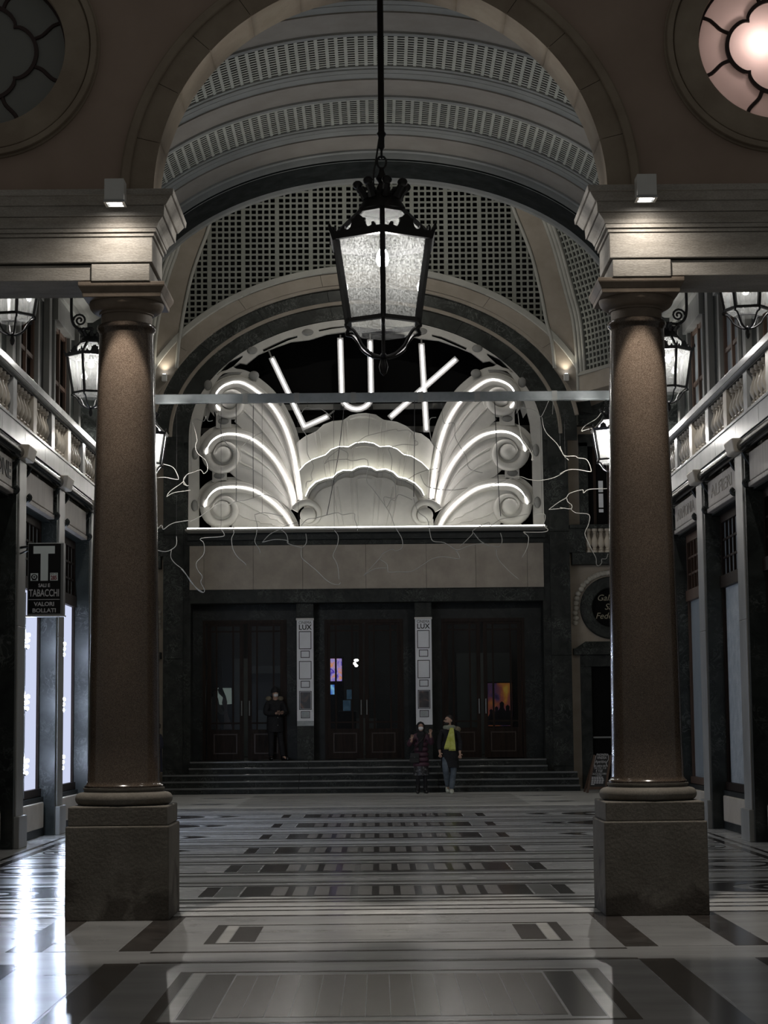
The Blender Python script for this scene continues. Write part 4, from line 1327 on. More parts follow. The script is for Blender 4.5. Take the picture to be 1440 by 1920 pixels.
# beige slab band between sign and doors
bz1, bz0 = U(686, 1021, FY)[1], U(686, 1103.5, FY)[1]
xs = [FX - 4.30, FX - 3.95, FX - 2.75, FX - 1.55, FX - 0.02, FX + 1.45, FX + 2.65, FX + 3.9, FX + 4.30]
for a, b in zip(xs[:-1], xs[1:]):
    MB().box(a + 0.003, b - 0.003, FY - 0.035, FY - 0.001, bz0, bz1).build('beige_slab', 'beige', wall_back, bevel=0.004)
MB().box(FX - 4.4, FX + 4.4, FY - 0.06, FY - 0.001, bz1 + 0.01, bz1 + 0.09).build('string_course', 'greenmatt', wall_back)
MB().box(FX - 4.3, FX + 4.3, FY - 0.05, FY - 0.001, OZ1 + 0.003, bz0 - 0.04).build('door_lintel', 'greenmatt', wall_back, bevel=0.005)
MB().box(FX - 4.34, FX + 4.34, FY - 0.12, FY - 0.001, BZ - 0.20, BZ - 0.02).build('sign_ledge', 'blackmarble', wall_back)
MB().box(-10, 10, FY + 0.75, FY + 0.9, BZ - 0.4, 13).build('dark_recess', 'void', wall_back)
# dull metal beams in the recess behind the letters
for z in (U(690, 757, 47)[1], U(690, 800, 47)[1]):
    MB().box(FX - 4.2, FX + 4.2, FY + 0.62, FY + 0.72, z - 0.12, z + 0.02).build('recess_beam', 'signgrey', wall_back)
# walls to either side of the front, with window, balcony and plaque
for sx in (-1, 1):
    x0, x1 = sorted((FX + sx * 4.931, FX + sx * 11))
    MB().box(x0, x1, FY + 0.25, FY + 0.75, 0, 12).build('side_wall', 'beigewall', wall_back)
    cxs = (U(1146, 1140, FY + 0.2)[0] - FX)          # distance of window axis from the front's axis

    def B(a, b, y0, y1, z0, z1, name, m, bevel=0.008):
        xa, xb = sorted((FX + sx * a, FX + sx * b))
        return MB().box(xa, xb, y0, y1, z0, z1).build(name, m, wall_back, bevel=bevel)
    y = FY + 0.25

    def zz(py):
        return U(1120, py, y)[1]
    # doorway
    for a in (-1, 1):
        B(cxs + a * 0.52, cxs + a * 0.78, y - 0.12, y, 0, zz(1250), 'doorway_jamb', 'greenmatt')
    B(cxs - 0.78, cxs + 0.78, y - 0.12, y, zz(1250), zz(1228), 'doorway_head', 'greenmatt')
    B(cxs - 0.95, cxs + 0.95, y - 0.22, y, zz(1228), zz(1216), 'doorway_cornice', 'greenmatt')
    xa, xb = sorted((FX + sx * (cxs - 0.9), FX + sx * (cxs + 0.9)))
    MB().frus((xa, xb, y - 0.2, y), (xa + 0.25, xb - 0.25, y - 0.1, y), zz(1216), zz(1203)).build('doorway_pediment', 'greenmatt', wall_back)
    B(cxs - 0.52, cxs + 0.52, y - 0.03, y, 0, zz(1250), 'dark_door', 'void', 0)
    B(cxs - 0.5, cxs + 0.5, y - 0.05, y - 0.03, zz(1384), zz(1381), 'door_rail', 'steel', 0)
    # round plaque
    px_, pz = FX + sx * cxs, zz(1140)
    plate('plaque_ring', [circ(px_, pz, 0.73, 48), circ(px_, pz, 0.50, 48)], y - 0.12, 0.12, 'greenmatt', wall_back, bevel=0.03)
    plate('plaque_disc', [circ(px_, pz, 0.52, 48)], y - 0.03, 0.03, 'void', wall_back)
    if sx > 0:
        for body, dz, dx in (('Galleria', 0.24, 0.0), ('San', 0.02, 0.0), ('Federico', -0.2, 0.0)):
            sh = Matrix(((1, 0, 0.3, 0), (0, 1, 0, 0), (0, 0, 1, 0), (0, 0, 0, 1)))
            letters(body, 0.21, px_ + dx, y - 0.04, pz + dz, 'gold', wall_back, rot=sh)
    # garland of carved leaves round the plaque
    for q in range(19):
        a = math.radians(60 + q * 8.0) if True else 0
        for mir in (-1, 1):
            r = 0.86
            gx = px_ + mir * -r * math.cos(PI - a) * 1.0
            gz = pz + r * math.sin(a) if a < PI else pz - (a - PI) * r
            if a > PI:
                gx = px_ + mir * r * -1
            rr = random.Random(q * 7 + mir)
            me_ = MB().ball((gx + rr.uniform(-.02, .02), y - 0.04, gz), 0.075, 5, (1.0, 0.7, 0.85))
            me_.build('garland_leaf', 'relief', wall_back)
    # balcony and window above
    B(cxs - 0.95, cxs + 0.95, y - 0.35, y, zz(1060), zz(1038), 'balcony_slab', 'greenmatt')
    for a in (-0.82, 0.82):
        B(cxs + a - 0.2, cxs + a + 0.2, y - 0.35, y - 0.1, zz(1038), zz(993), 'balcony_pier', 'greenmatt')
    B(cxs - 1.0, cxs + 1.0, y - 0.38, y - 0.05, zz(993), zz(986), 'balcony_rail', 'greenmatt')
    for q in range(8):
        xx = FX + sx * (cxs - 0.545 + q * 0.156)
        o = link('baluster', BAL, None, wall_back, loc=(xx, y - 0.22, zz(1038)))
        o.scale = (1.05, 1.05, (zz(993) - zz(1038)) / 0.52)
    for a in (-1, 1):
        B(cxs + a * 0.5, cxs + a * 0.72, y - 0.1, y, zz(986), zz(830), 'window_jamb', 'greenmatt')
    B(cxs - 0.72, cxs + 0.72, y - 0.1, y, zz(838), zz(815), 'window_head', 'greenmatt')
    B(cxs - 0.95, cxs + 0.95, y - 0.2, y, zz(800), zz(780), 'window_cornice', 'greenmatt')
    xa, xb = sorted((FX + sx * (cxs - 0.95), FX + sx * (cxs + 0.95)))
    MB().prism([(xa, zz(780)), (xb, zz(780)), ((xa + xb) / 2, zz(752))], y - 0.18, y).build('window_pediment', 'greenmatt', wall_back)
    B(cxs - 0.5, cxs + 0.5, y - 0.02, y, zz(986), zz(838), 'window_dark', 'void', 0)
    for a in (-0.34, 0.0, 0.34):
        B(cxs + a - 0.035, cxs + a + 0.035, y - 0.05, y - 0.02, zz(986), zz(838), 'window_stile', 'wood_dark', 0)
    for a in (-0.19, 0.19):
        for (pa, pb) in ((902, 923), (926, 952), (955, 961)):
            B(cxs + a - 0.055, cxs + a + 0.055, y - 0.04, y - 0.02, zz(pb), zz(pa), 'lit_pane', 'banner', 0)  # panes in a plain pale colour
    # feet of the vault ribs
    B(4.93, 7.0, y - 0.45, y, zz(748), zz(722), 'impost', 'tan')

# ------------------------------------------------------------------ crossing vault: lattice web over the front, ribs, side webs
XV = structure('ceiling_crossing', (0, 46, 10))
XV.name = 'ceiling.001'
INV[XV.name] = Matrix.Translation((0, 46, 10)).inverted()
GY = FY + 0.04
pxm = 46.9 / 3600.0
bay = 64.2 * pxm
m = MB()
m2 = MB()
hole, bar = 7.2 * pxm, 3.75 * pxm
LB = SB + 0.8


def zmin_(x):
    return EZ + LB * math.sqrt(max(0.0, 1 - ((x - FX) / 5.2) ** 2)) if abs(x - FX) < 5.2 else 9.6


x_ref = U(713 - 64.2 * 4, 600, GY)[0]      # a plain stripe
for b in range(-3, 12):
    xs0 = x_ref + (b - 0) * bay
    m.box(xs0 - bar * 1.05, xs0 + bar * 1.05, GY - 0.012, GY + 0.05, zmin_(xs0), 17.5)
    for q in range(1, 5):
        xx = xs0 + bar * 1.05 + (bay - 2.1 * bar - 4 * bar) / 5 * q + bar * (q - 0.5)
        m.box(xx - bar / 2, xx + bar / 2, GY, GY + 0.05, zmin_(xx), 17.5)
z = 9.7
while z < 17.4:
    hw = 5.2 * math.sqrt(max(0.0, 1 - ((z - EZ) / LB) ** 2))
    for xa, xb in (((-6.2, FX - hw), (FX + hw, 5.7)) if hw > 0.01 else ((-6.2, 5.7),)):
        m2.box(xa, xb, GY + 0.003, GY + 0.047, z, z + bar)
    z += 11.02 * pxm
m.build('lattice_uprights', 'lattice_dimmed', XV, kind='stuff')
m2.build('lattice_rails', 'lattice_dimmed', XV, kind='stuff')
plate('lattice_backing', [[(-9, 9.0), (FX - 5.1, 9.0)] + ell(FX, EZ, 5.0, SB + 0.6, PI - 0.05, 0.05, 40) + [(FX + 5.1, 9.0), (9, 9.0), (9, 19), (-9, 19)]], GY + 0.25, 0.1, 'void', XV)
RY = FY - 0.28
rib_in = {-1: [(411, 360), (400.5, 395), (388.5, 435), (373.6, 474), (358.7, 519), (346.7, 572.6), (339.3, 617.4), (334.8, 645), (331, 690)],
          1: [(940, 335), (953, 365), (968, 405), (983, 441), (998, 483), (1009.6, 528), (1018.6, 569.6), (1024.6, 602.5), (1035, 640), (1040, 690)]}
rib_out = {-1: [(364, 375), (346.7, 430.8), (334.8, 474), (322.8, 507), (311, 548.7), (303.4, 584.6), (296, 632), (293, 677), (291, 745)],
           1: [(985, 340), (1003.7, 383), (1018.6, 420), (1033.5, 462), (1045.5, 504), (1057.4, 548.7), (1069.4, 593.5), (1075.3, 638), (1079.8, 700), (1081, 740)]}
for sx in (-1, 1):
    def up_(pts, k):
        """carry an edge on above the part that shows"""
        w = [U(*p, RY) for p in pts]
        (x1, z1), (x2, z2) = w[1], w[0]
        d = ((x2 - x1) / (z2 - z1))
        ext = [(x2 + d * (q * 0.5) * (1 + 0.25 * q), z2 + q * 0.5) for q in range(k, 0, -1)]
        return ext + w
    ri, ro = up_(rib_in[sx], 4), up_(rib_out[sx], 4)
    ri_s = [tuple(p) for p in spline([(*p, 0) for p in ri], 3)]
    ro_s = [tuple(p) for p in spline([(*p, 0) for p in ro], 3)]
    ri_s = [(p[0], p[1]) for p in ri_s]
    ro_s = [(p[0], p[1]) for p in ro_s]
    plate('rib', [ri_s + list(reversed(ro_s))], RY, 0.3, 'tan', XV)
    # inner and outer mouldings of the rib
    MB().tube([(x, RY, z) for x, z in ri_s], 0.045, 8).build('rib_roll', 'vaultgrey', XV, smooth=50)
    for q, (dx, dy, r) in enumerate(((0.05, 0.0, 0.05), (0.14, -0.03, 0.06), (0.21, -0.10, 0.045))):
        MB().tube([(x + sx * dx, RY + dy - 0.02, z) for x, z in ro_s], r, 8).build('rib_roll', 'vaultgrey', XV, smooth=50)
    # side web: lattice running forward from the rib
    zs = [p[1] for p in reversed(ro_s)]
    xs = [p[0] for p in reversed(ro_s)]

    def xo(zq):
        for i in range(len(zs) - 1):
            if zs[i] <= zq <= zs[i + 1]:
                f = (zq - zs[i]) / max(zs[i + 1] - zs[i], 1e-6)
                return xs[i] + (xs[i + 1] - xs[i]) * f
        return xs[0] if zq < zs[0] else xs[-1]

    def wp(uu, zq):
        return Vector((xo(zq) + sx * (0.24 + 0.48 * uu), RY - 0.12 - 0.88 * uu, zq))
    nrm = Vector((sx * 0.88, 0.48, 0)).normalized()
    mu, mr = MB(), MB()
    Z0, Z1 = U(1100, 690, 45.5)[1], 16.0
    nz = 30
    for q in range(0, 30):
        uu = q * 0.155
        wdt = 0.028
        rows = []
        for k in range(nz + 1):
            zq = Z0 + (Z1 - Z0) * k / nz
            a, b = wp(uu - wdt, zq), wp(uu + wdt, zq)
            rows.append([a, b, b + nrm * 0.05, a + nrm * 0.05])
        mu.sweep(rows)
    zq = Z0
    while zq < Z1:
        a, b = wp(-0.05, zq), wp(4.6, zq)
        rows = []
        for p in (a, b):
            rows.append([p + nrm * 0.003, p + nrm * 0.047, p + nrm * 0.047 + Vector((0, 0, 0.05)), p + nrm * 0.003 + Vector((0, 0, 0.05))])
        mr.sweep(rows)
        zq += 0.146
    mu.build('side_lattice_uprights', 'lattice_dimmed', XV, kind='stuff')
    mr.build('side_lattice_rails', 'lattice_dimmed', XV, kind='stuff')
    rows = []
    for k in range(nz + 1):
        zq = Z0 - 0.1 + (Z1 - Z0) * k / nz
        a, b = wp(-0.2, zq) + nrm * 0.18, wp(4.7, zq) + nrm * 0.18
        rows.append([a, b, b + nrm * 0.05, a + nrm * 0.05])
    MB().sweep(rows).build('side_backing', 'void', XV)
    rows = []
    for uu in (-0.3, 4.8):
        p = wp(uu, Z0)
        rows.append([p + nrm * -0.12 + Vector((0, 0, -0.5)), p + nrm * 0.5 + Vector((0, 0, -0.5)), p + nrm * 0.5, p + nrm * -0.12])
    MB().sweep(rows).build('side_cornice', 'tan', XV)
    rows = []
    for uu in (-0.3, 4.8):
        p = wp(uu, Z0)
        rows.append([p + nrm * -0.16 + Vector((0, 0, -0.07)), p + nrm * 0.1 + Vector((0, 0, -0.07)), p + nrm * 0.1 + Vector((0, 0, 0.03)), p + nrm * -0.1 + Vector((0, 0, 0.03))])
    MB().sweep(rows).build('side_cornice_bead', 'vaultgrey', XV)
MB().box(-12, 12, 37.2, 47.6, 17.6, 17.9).build('crossing_roof', 'void', XV)  # unseen plate added to keep world light out of the crossing

# uplights at the feet of the ribs
for sx, (px, py) in ((-1, (308, 708)), (1, (1062, 707))):
    x, z = U(px, py, RY - 0.12)
    t = thing('uplight', (x, RY - 0.1, z - 0.07), 'small white box uplight at the foot of the %s vault rib' % ('left' if sx < 0 else 'right'), 'spotlight', 'box uplights at the vault ribs')
    MB().box(x - 0.06, x + 0.06, RY - 0.17, RY - 0.04, z - 0.08, z + 0.08).build('housing', 'white_paint', t, bevel=0.008)
    MB().lathe([(0.0001, 0.012), (0.045, 0.008), (0.045, 0)], x, RY - 0.105, z + 0.08, 16).build('lens', 'lampglow', t)
    MB().box(x - 0.02, x + 0.02, RY - 0.04, RY, z - 0.03, z + 0.03).build('bracket', 'steel', t)
    lamp('uplighter', 'SPOT', (x, RY - 0.115, z + 0.12), 12, (1.0, 0.90, 0.74), 0.04, t, math.radians(105), (x - sx * 0.1, RY - 0.02, z + 3), 0.8)

# ================================================================== ILLUMINATED SIGN
sg = thing('cinema_sign', (FX, FY, BZ), 'white shell and scroll sign with glowing tubes spelling LUX', 'sign')
SY = FY - 0.02          # front plane of the perforated surround


def q(px, py, y=SY):
    return U(px, py, y)


def to3(pts, y):
    return [(U(*p, y)[0], y, U(*p, y)[1]) for p in pts]


def mirror2(poly):
    return [(2 * FX - x, z) for x, z in poly]


def mirror3(pts):
    return [(2 * FX - p[0], p[1], p[2]) for p in pts]


# surround: arched band with slots, and bosses
inner_px = [(373, 990), (373, 850), (376, 800), (384, 765), (396, 730), (410, 708), (428, 692), (450, 680), (462, 682), (484, 664), (512, 652), (545, 640), (580, 636), (612, 626), (650, 621), (686, 620)]
inner_l = [q(*p) for p in inner_px]
sur = [(FX - SA, BZ)] + arch_in(SA - 0.01, SB - 0.01) + [(FX + SA, BZ)]
inn = inner_l + [(2 * FX - x, z) for x, z in reversed(inner_l[:-1])]
inn[0] = (inn[0][0], BZ + 0.06)
inn[-1] = (inn[-1][0], BZ + 0.06)
slots = []
for poly in ([(492, 655), (515, 644), (540, 633), (558, 629), (558, 633), (540, 639), (516, 650), (494, 660)],
             [(404, 704), (430, 678), (455, 666), (455, 670), (437, 688), (455, 697), (430, 698)],
             [(597, 618), (620, 613), (655, 610), (655, 613), (622, 617), (598, 622)]):
    w_ = [q(*p) for p in poly]
    slots += [w_, mirror2(w_)]
plate('surround', [sur, inn] + slots, SY, 0.12, 'sign', sg, bevel=0.006)
for (px, py, rx, rz) in ((473, 657, 10, 7.5), (577, 623, 11, 6.5), (390, 722, 8, 10), (476, 704, 10, 8.5), (366, 850, 6, 12), (365, 948, 6.5, 11), (419, 790, 11, 6.5), (411, 892, 11, 6.5)):
    x, z = q(px, py)
    for mir in (0, 1):
        xx = 2 * FX - x if mir else x
        MB().ball((xx, SY - 0.005, z), 1.0, 8, (rx * pxm, 0.05, rz * pxm)).build('boss', 'signgrey', sg, smooth=60)
MB().box(FX - SA, FX + SA, SY - 0.80, SY + 0.1, BZ - 0.03, BZ + 0.01).build('foot_rail', 'sign', sg)
MB().box(FX - SA + 0.05, FX + SA - 0.05, SY - 0.79, SY - 0.765, BZ + 0.01, BZ + 0.035).build('footlight', 'footlight', sg, label='glowing strip along the foot of the sign')
# links between the plumes and the surround
for px0, py0, px1, py1 in ((405, 778, 433, 803), (398, 880, 425, 904), (396, 985, 436, 995)):
    a, b = q(px0, py0), q(px1, py1)
    for mir in (0, 1):
        xa, xb = sorted((a[0], b[0])) if not mir else sorted((2 * FX - a[0], 2 * FX - b[0]))
        MB().box(xa, xb, SY - 0.02, SY + 0.1, b[1], a[1]).build('link_plate', 'sign', sg, bevel=0.01)

NE = [
    [(412.6, 769), (406, 760), (403.5, 745), (410, 731), (424, 721), (444, 716), (464, 722), (492, 742), (509, 760), (523, 780), (537, 808), (548, 842), (555, 875), (561, 912), (564, 937)],
    [(386, 851), (389, 839), (398, 826), (412, 817), (430, 813.5), (452.5, 816), (472, 823), (492, 837), (509, 854), (523, 872.5), (537, 898), (547, 926), (552, 950)],
    [(383.6, 950), (388, 936), (398, 923), (412, 915), (433, 913), (455, 914), (478, 920), (497.5, 931.6), (514, 944), (531, 961), (542.5, 976.6), (549.6, 991)],
]
VOL = [(431, 753, 15), (419, 853, 16), (417, 955, 16)]
CLOSE = [
    [(552, 905), (530, 880), (505, 852), (478, 828), (455, 805), (440, 790)],
    [(545, 955), (520, 935), (495, 918), (468, 905), (445, 898)],
    [(548, 992), (440, 992)],
]
for i in range(3):
    yb = SY + 0.02 - 0.02 * i
    path = spline([(p[0], p[1], 0) for p in NE[i]], 4)
    # offset outline of the plume (outer side)
    out = []
    for k, p in enumerate(path):
        t = path[min(k + 1, len(path) - 1)] - path[max(k - 1, 0)]
        t.normalize()
        n = Vector((t.y, -t.x, 0))
        wdt = 15 - 7 * k / len(path)
        out.append((p.x + n.x * wdt, p.y + n.y * wdt))
    vx, vy, vr = VOL[i]
    low = [(vx - 33, vy + 6), (vx - 26, vy + 24), (vx - 8, vy + 33), (vx + 12, vy + 32)]
    body = [q(*p, yb) for p in out] + [q(*p, yb) for p in CLOSE[i]] + [q(*p, yb) for p in reversed(low)]
    bk = []
    for k, p in enumerate(path):
        t = path[min(k + 1, len(path) - 1)] - path[max(k - 1, 0)]
        t.normalize()
        wdt = (31 if i == 0 else 22) - (18 if i == 0 else 10) * k / len(path)
        bk.append((p.x + t.y * wdt, p.y - t.x * wdt))
    backing = [q(*p, yb + 0.085) for p in bk] + [q(*p, yb + 0.085) for p in CLOSE[i]] + [q(*p, yb + 0.085) for p in reversed(low)]
    neon = to3([(p.x, p.y) for p in path], yb - 0.17)
    ridge = to3([(p.x, p.y) for p in path], yb - 0.045)
    rr = []
    for k in range(len(path)):
        f = k / (len(path) - 1)
        rr.append((13.5 - 7 * f) * pxm * (0.55 + 0.45 * min(1, k / 4)))
    vol = q(vx, vy, yb)
    veins = []
    for s_ in (0.35, 0.62):
        cl = spline([(p[0], p[1], 0) for p in [low[-1]] + list(reversed(CLOSE[i]))], 4)
        L_ = 14
        pts = []
        for k in range(L_):
            f = 0.12 + 0.8 * k / (L_ - 1)
            a = path[int((0.38 + 0.60 * f) * (len(path) - 1))]
            b = cl[int(f * (len(cl) - 1))]
            pts.append(((a.x * (1 - s_) + b.x * s_), (a.y * (1 - s_) + b.y * s_)))
        veins.append(to3(pts, yb + 0.0))
    for mir in (0, 1):
        mm = (lambda w: mirror2(w)) if mir else (lambda w: w)
        m3 = (lambda w: mirror3(w)) if mir else (lambda w: w)
        pl_ = plate('plume', [mm(body)], yb, 0.08, 'sign', sg, bevel=0.008)
        plate('plume_backing', [mm(backing)], yb + 0.085, 0.04, 'sign', pl_)
        me_ = MB().tube(m3(ridge), rr, 12)
        me_.v = [(x, yb - 0.0 + (y - yb) * 0.9, z) for x, y, z in me_.v]
        me_.build('plume_ridge', 'sign', pl_, smooth=50)
        MB().tube(m3(neon), 0.019, 8).build('glowing_tube', 'neon', pl_, smooth=60)
        for vv in veins:
            MB().tube(m3(vv), [0.028 - 0.018 * k / 13 for k in range(14)], 6).build('plume_vein', 'sign', pl_, smooth=60)
        vxx = 2 * FX - vol[0] if mir else vol[0]
        plate('volute_back', [circ(vxx, vol[1], 33 * pxm, 36)], yb - 0.012, 0.06, 'sign', pl_, bevel=0.006)
        d = MB().ball((vxx, yb - 0.05, vol[1]), 1.0, 10, (vr * pxm, 0.13, vr * pxm))
        d.build('volute', 'sign', pl_, smooth=60)
        # the ridge runs on round the volute as a tapering spiral
        sp, sr = [], []
        sdx, sdz = (neon[0][0] - vol[0]), (neon[0][2] - vol[1])
        r_a, a_a = math.hypot(sdx, sdz), math.atan2(sdz, sdx)
        for k in range(34):
            f = k / 33
            a = a_a + f * 2.25 * PI
            r_ = r_a * (1 - f) ** 0.8 * 0.62 + r_a * 0.38
            x_ = vol[0] + r_ * math.cos(a)
            sp.append((2 * FX - x_ if mir else x_, yb - 0.055, vol[1] + r_ * math.sin(a)))
            sr.append((9.5 - 7.8 * f) * pxm)
        MB().tube(sp, sr, 10).build('volute_curl', 'sign', pl_, smooth=60)

# shell
T1 = [(65, 370), (90, 330), (160, 278), (245, 242), (268, 228), (320, 175), (400, 145), (490, 137), (505, 132), (560, 95), (630, 77), (700, 73), (790, 87), (845, 125), (862, 134), (980, 152), (1060, 188), (1118, 236), (1135, 244), (1200, 258), (1270, 310), (1310, 372)]
T2 = [(105, 590), (160, 530), (220, 492), (325, 455), (342, 448), (390, 402), (460, 375), (545, 378), (560, 370), (610, 342), (690, 333), (770, 346), (822, 377), (838, 377), (910, 372), (980, 397), (1035, 444), (1052, 450), (1110, 462), (1200, 517), (1270, 587)]
T3 = [(160, 820), (190, 752), (250, 692), (330, 662), (402, 650), (415, 640), (440, 612), (495, 586), (575, 588), (588, 580), (630, 558), (690, 551), (750, 561), (797, 586), (812, 584), (880, 576), (945, 602), (988, 643), (1000, 649), (1060, 661), (1140, 702), (1200, 762), (1225, 812)]
T4 = [(232, 878), (262, 800), (310, 756), (405, 724), (418, 716), (445, 680), (505, 652), (578, 657), (590, 652), (630, 630), (690, 625), (755, 632), (797, 655), (812, 655), (880, 651), (940, 682), (972, 718), (985, 723), (1060, 731), (1120, 766), (1155, 825), (1172, 885)]


def sh(p):
    return (540 + p[0] / 4.8, 760 + p[1] / 4.8)


base_l, base_r = (572, 992), (798, 992)
tiers = [('shell_tier', T1, SY - 0.02, 0.10), ('shell_tier', T2, SY - 0.20, 0.10), ('shell_tier', T3, SY - 0.38, 0.08), ('shell_front', T4, SY - 0.36, 0.06)]
for k, (nm, T, y, d) in enumerate(tiers):
    top = [q(*sh(p), y) for p in T]
    if k < 3:
        lows = [(800, 960), (572, 960)] if k else [(800, 940), (572, 940)]
    else:
        lows = [(790, 992), (585, 992)]
    poly = top + [q(*p, y) for p in lows]
    if k == 2:      # the rim is open in front of the inner shell
        hole = [q(*sh((p[0] + (690 - p[0]) * 0.035, p[1] + 14)), y) for p in T]
        tier = plate(nm, [top + list(reversed(hole))], y, 0.30, 'sign', sg)
    else:
        tier = plate(nm, [poly], y, d, 'sign', sg, bevel=0.012)
    if k in (1, 2):
        edge = [(x, y + 0.03, z + 0.012) for x, z in top]
        MB().tube(edge, 0.014, 6).build('edge_light', 'neon_edge', tier)
    # flutes
    if k != 2:
        cusps = {0: [(268, 228), (505, 132), (862, 134), (1118, 236)], 1: [(342, 448), (560, 370), (838, 377), (1035, 444)], 3: [(418, 716), (590, 652), (812, 655), (972, 718)]}[k]
        ft = {0: 0.55, 1: 0.6, 3: 0.95}[k]
        for (cx_, cy_) in cusps:
            bx = 690 + (cx_ - 690) * 0.75
            by = 1115
            for off in (-22, 22):
                a = sh((cx_ + off, cy_ + 14))
                b = sh((cx_ + off + (bx - cx_) * ft, cy_ + (by - cy_) * ft))
                MB().tube(to3([a, ((a[0] + b[0]) / 2, (a[1] + b[1]) / 2), b], y - 0.0), [0.022, 0.018, 0.006], 6).build('flute', 'sign', tier, smooth=60)
        # lobe arcs just under the edge
        lob = [T[0]] + cusps + [T[-1]]
        for a, b in zip(lob[:-1], lob[1:]):
            seg = [p for p in T if a[0] + 25 <= p[0] <= b[0] - 25]
            if len(seg) >= 3:
                arc = spline([(*sh((p[0], p[1] + 34)), 0) for p in seg], 4)
                MB().tube(to3([(p.x, p.y) for p in arc], y), 0.018, 6).build('lobe_arc', 'sign', tier, smooth=60)
MB().box(q(585, 960)[0], q(790, 960)[0], SY - 0.15, SY + 0.1, BZ, BZ + 0.5).build('shell_base', 'signgrey', sg)
for px in (577.5, 797):
    y = SY - 0.42
    x, z = U(px, 966, y)
    vv = MB().ball((x, y, z + 0.0), 1.0, 10, (15 * pxm, 0.1, 15 * pxm))
    v0 = vv.build('shell_volute', 'sign', sg, smooth=60)
    sgn_ = -1 if px < 686 else 1
    sp = []
    for k in range(26):
        a = -0.25 + k / 25 * 1.75 * PI
        r_ = (27 - 13 * k / 25) * pxm
        sp.append((x - sgn_ * (r_ * math.cos(a + 0.6)) * -1, y + 0.02, z + r_ * math.sin(a + 0.6)))
    MB().tube(sp, [0.10 - 0.07 * k / 25 for k in range(26)], 8).build('volute_curl', 'sign', v0, smooth=60)
    MB().box(x - 0.2, x + 0.2, y, y + 0.4, BZ, z - 0.1).build('volute_foot', 'sign', v0)

# letters: trays with glowing tubes


def tray_sweep(pts, w, y0, y1):
    pts = [Vector((p[0], p[2])) for p in pts]
    d0, d1 = (pts[1] - pts[0]).normalized(), (pts[-1] - pts[-2]).normalized()
    pts[0], pts[-1] = pts[0] - d0 * 0.05, pts[-1] + d1 * 0.05
    rings = []
    for i, p in enumerate(pts):
        da = (p - pts[i - 1]).normalized() if i else d0
        db = (pts[i + 1] - p).normalized() if i < len(pts) - 1 else d1
        na, nb = Vector((-da.y, da.x)), Vector((-db.y, db.x))
        n = (na + nb).normalized()
        n = n * (w / 2 / max(0.35, n.dot(na)))
        rings.append([(p.x + n.x, y0, p.y + n.y), (p.x - n.x, y0, p.y - n.y), (p.x - n.x, y1, p.y - n.y), (p.x + n.x, y1, p.y + n.y)])
    return MB().sweep(rings)


def letter(name, strokes, y):
    t = None
    for k, stroke in enumerate(strokes):
        pts = to3(stroke, y)
        mb = tray_sweep(pts, 0.15, y + 0.005 + 0.012 * k, y + 0.095)
        if t is None:
            t = mb.build(name, 'tray', sg)
        else:
            mb.build('letter_tray', 'tray', t)
        MB().tube([(p[0], y - 0.015, p[2]) for p in pts], 0.022, 8).build('glowing_tube', 'neon_letter', t, smooth=60)
    return t


LY = FY - 0.06
letter('letter_l', [[(510.5, 673), (570.6, 800), (613, 781)]], LY)
ub = [(638, 637), (641, 742)] + [(641 + 27.5 * (1 - math.cos(PI * k / 10)), 742 + 25 * math.sin(PI * k / 10)) for k in range(1, 10)] + [(696, 742), (694, 640)]
letter('letter_u', [ub], LY)
letter('letter_x', [[(790.5, 647), (799.5, 806)], [(854, 674), (733, 781)]], LY - 0.0)
for a, b in (((503, 655), (510, 673)), ((613, 781), (627, 770)), ((638, 628), (638, 637)), ((694, 622), (694, 640)), ((790, 632), (790.5, 647))):
    pa, pb = to3([a, b], LY + 0.08)
    MB().tube([pa, pb], 0.02, 6).build('letter_stay', 'signgrey', sg)
for px in (525, 641, 696, 795):
    x, z = U(px, 757, LY + 0.1)
    MB().box(x - 0.04, x + 0.04, LY + 0.1, FY + 0.66, z - 0.04, z + 0.04).build('letter_stay', 'signgrey', sg)

# ================================================================== STAIRS, DOORS, LOBBY
stairs = structure('floor_steps', (FX, 45.2, 0))
stairs.name = 'floor.001'
INV[stairs.name] = Matrix.Translation((FX, 45.2, 0)).inverted()
RH = 0.148
for k in range(5):
    y0 = 45.15 + 0.29 * k
    wl, wr = (4.86, 4.95) if k < 3 else (4.27, 4.27)
    cuts = [FX - wl, FX - wl / 3, FX + wr / 3, FX + wr]
    for a, b in zip(cuts[:-1], cuts[1:]):
        mb = MB().box(a + 0.002, b - 0.002, y0, y0 + 0.31 if k < 4 else 47.1, RH * (k + 1) - 0.045, RH * (k + 1))
        mb.build('tread', 'f_grey', stairs, bevel=0.012)
        MB().box(a + 0.002, b - 0.002, y0 + 0.025, 46.6 if k >= 3 else 46.45, RH * k - (0.0 if k else 0.0), RH * (k + 1) - 0.046).build('riser', 'greenmatt', stairs)
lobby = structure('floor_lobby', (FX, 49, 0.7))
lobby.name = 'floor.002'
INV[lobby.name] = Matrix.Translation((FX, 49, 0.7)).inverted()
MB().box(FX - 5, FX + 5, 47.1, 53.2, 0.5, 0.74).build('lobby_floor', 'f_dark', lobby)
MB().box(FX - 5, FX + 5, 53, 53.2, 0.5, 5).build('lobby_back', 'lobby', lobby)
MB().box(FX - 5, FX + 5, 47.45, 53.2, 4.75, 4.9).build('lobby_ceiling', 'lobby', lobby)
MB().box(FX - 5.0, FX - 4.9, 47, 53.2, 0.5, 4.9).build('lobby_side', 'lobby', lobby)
MB().box(FX + 4.9, FX + 5.0, 47, 53.2, 0.5, 4.9).build('lobby_side', 'lobby', lobby)
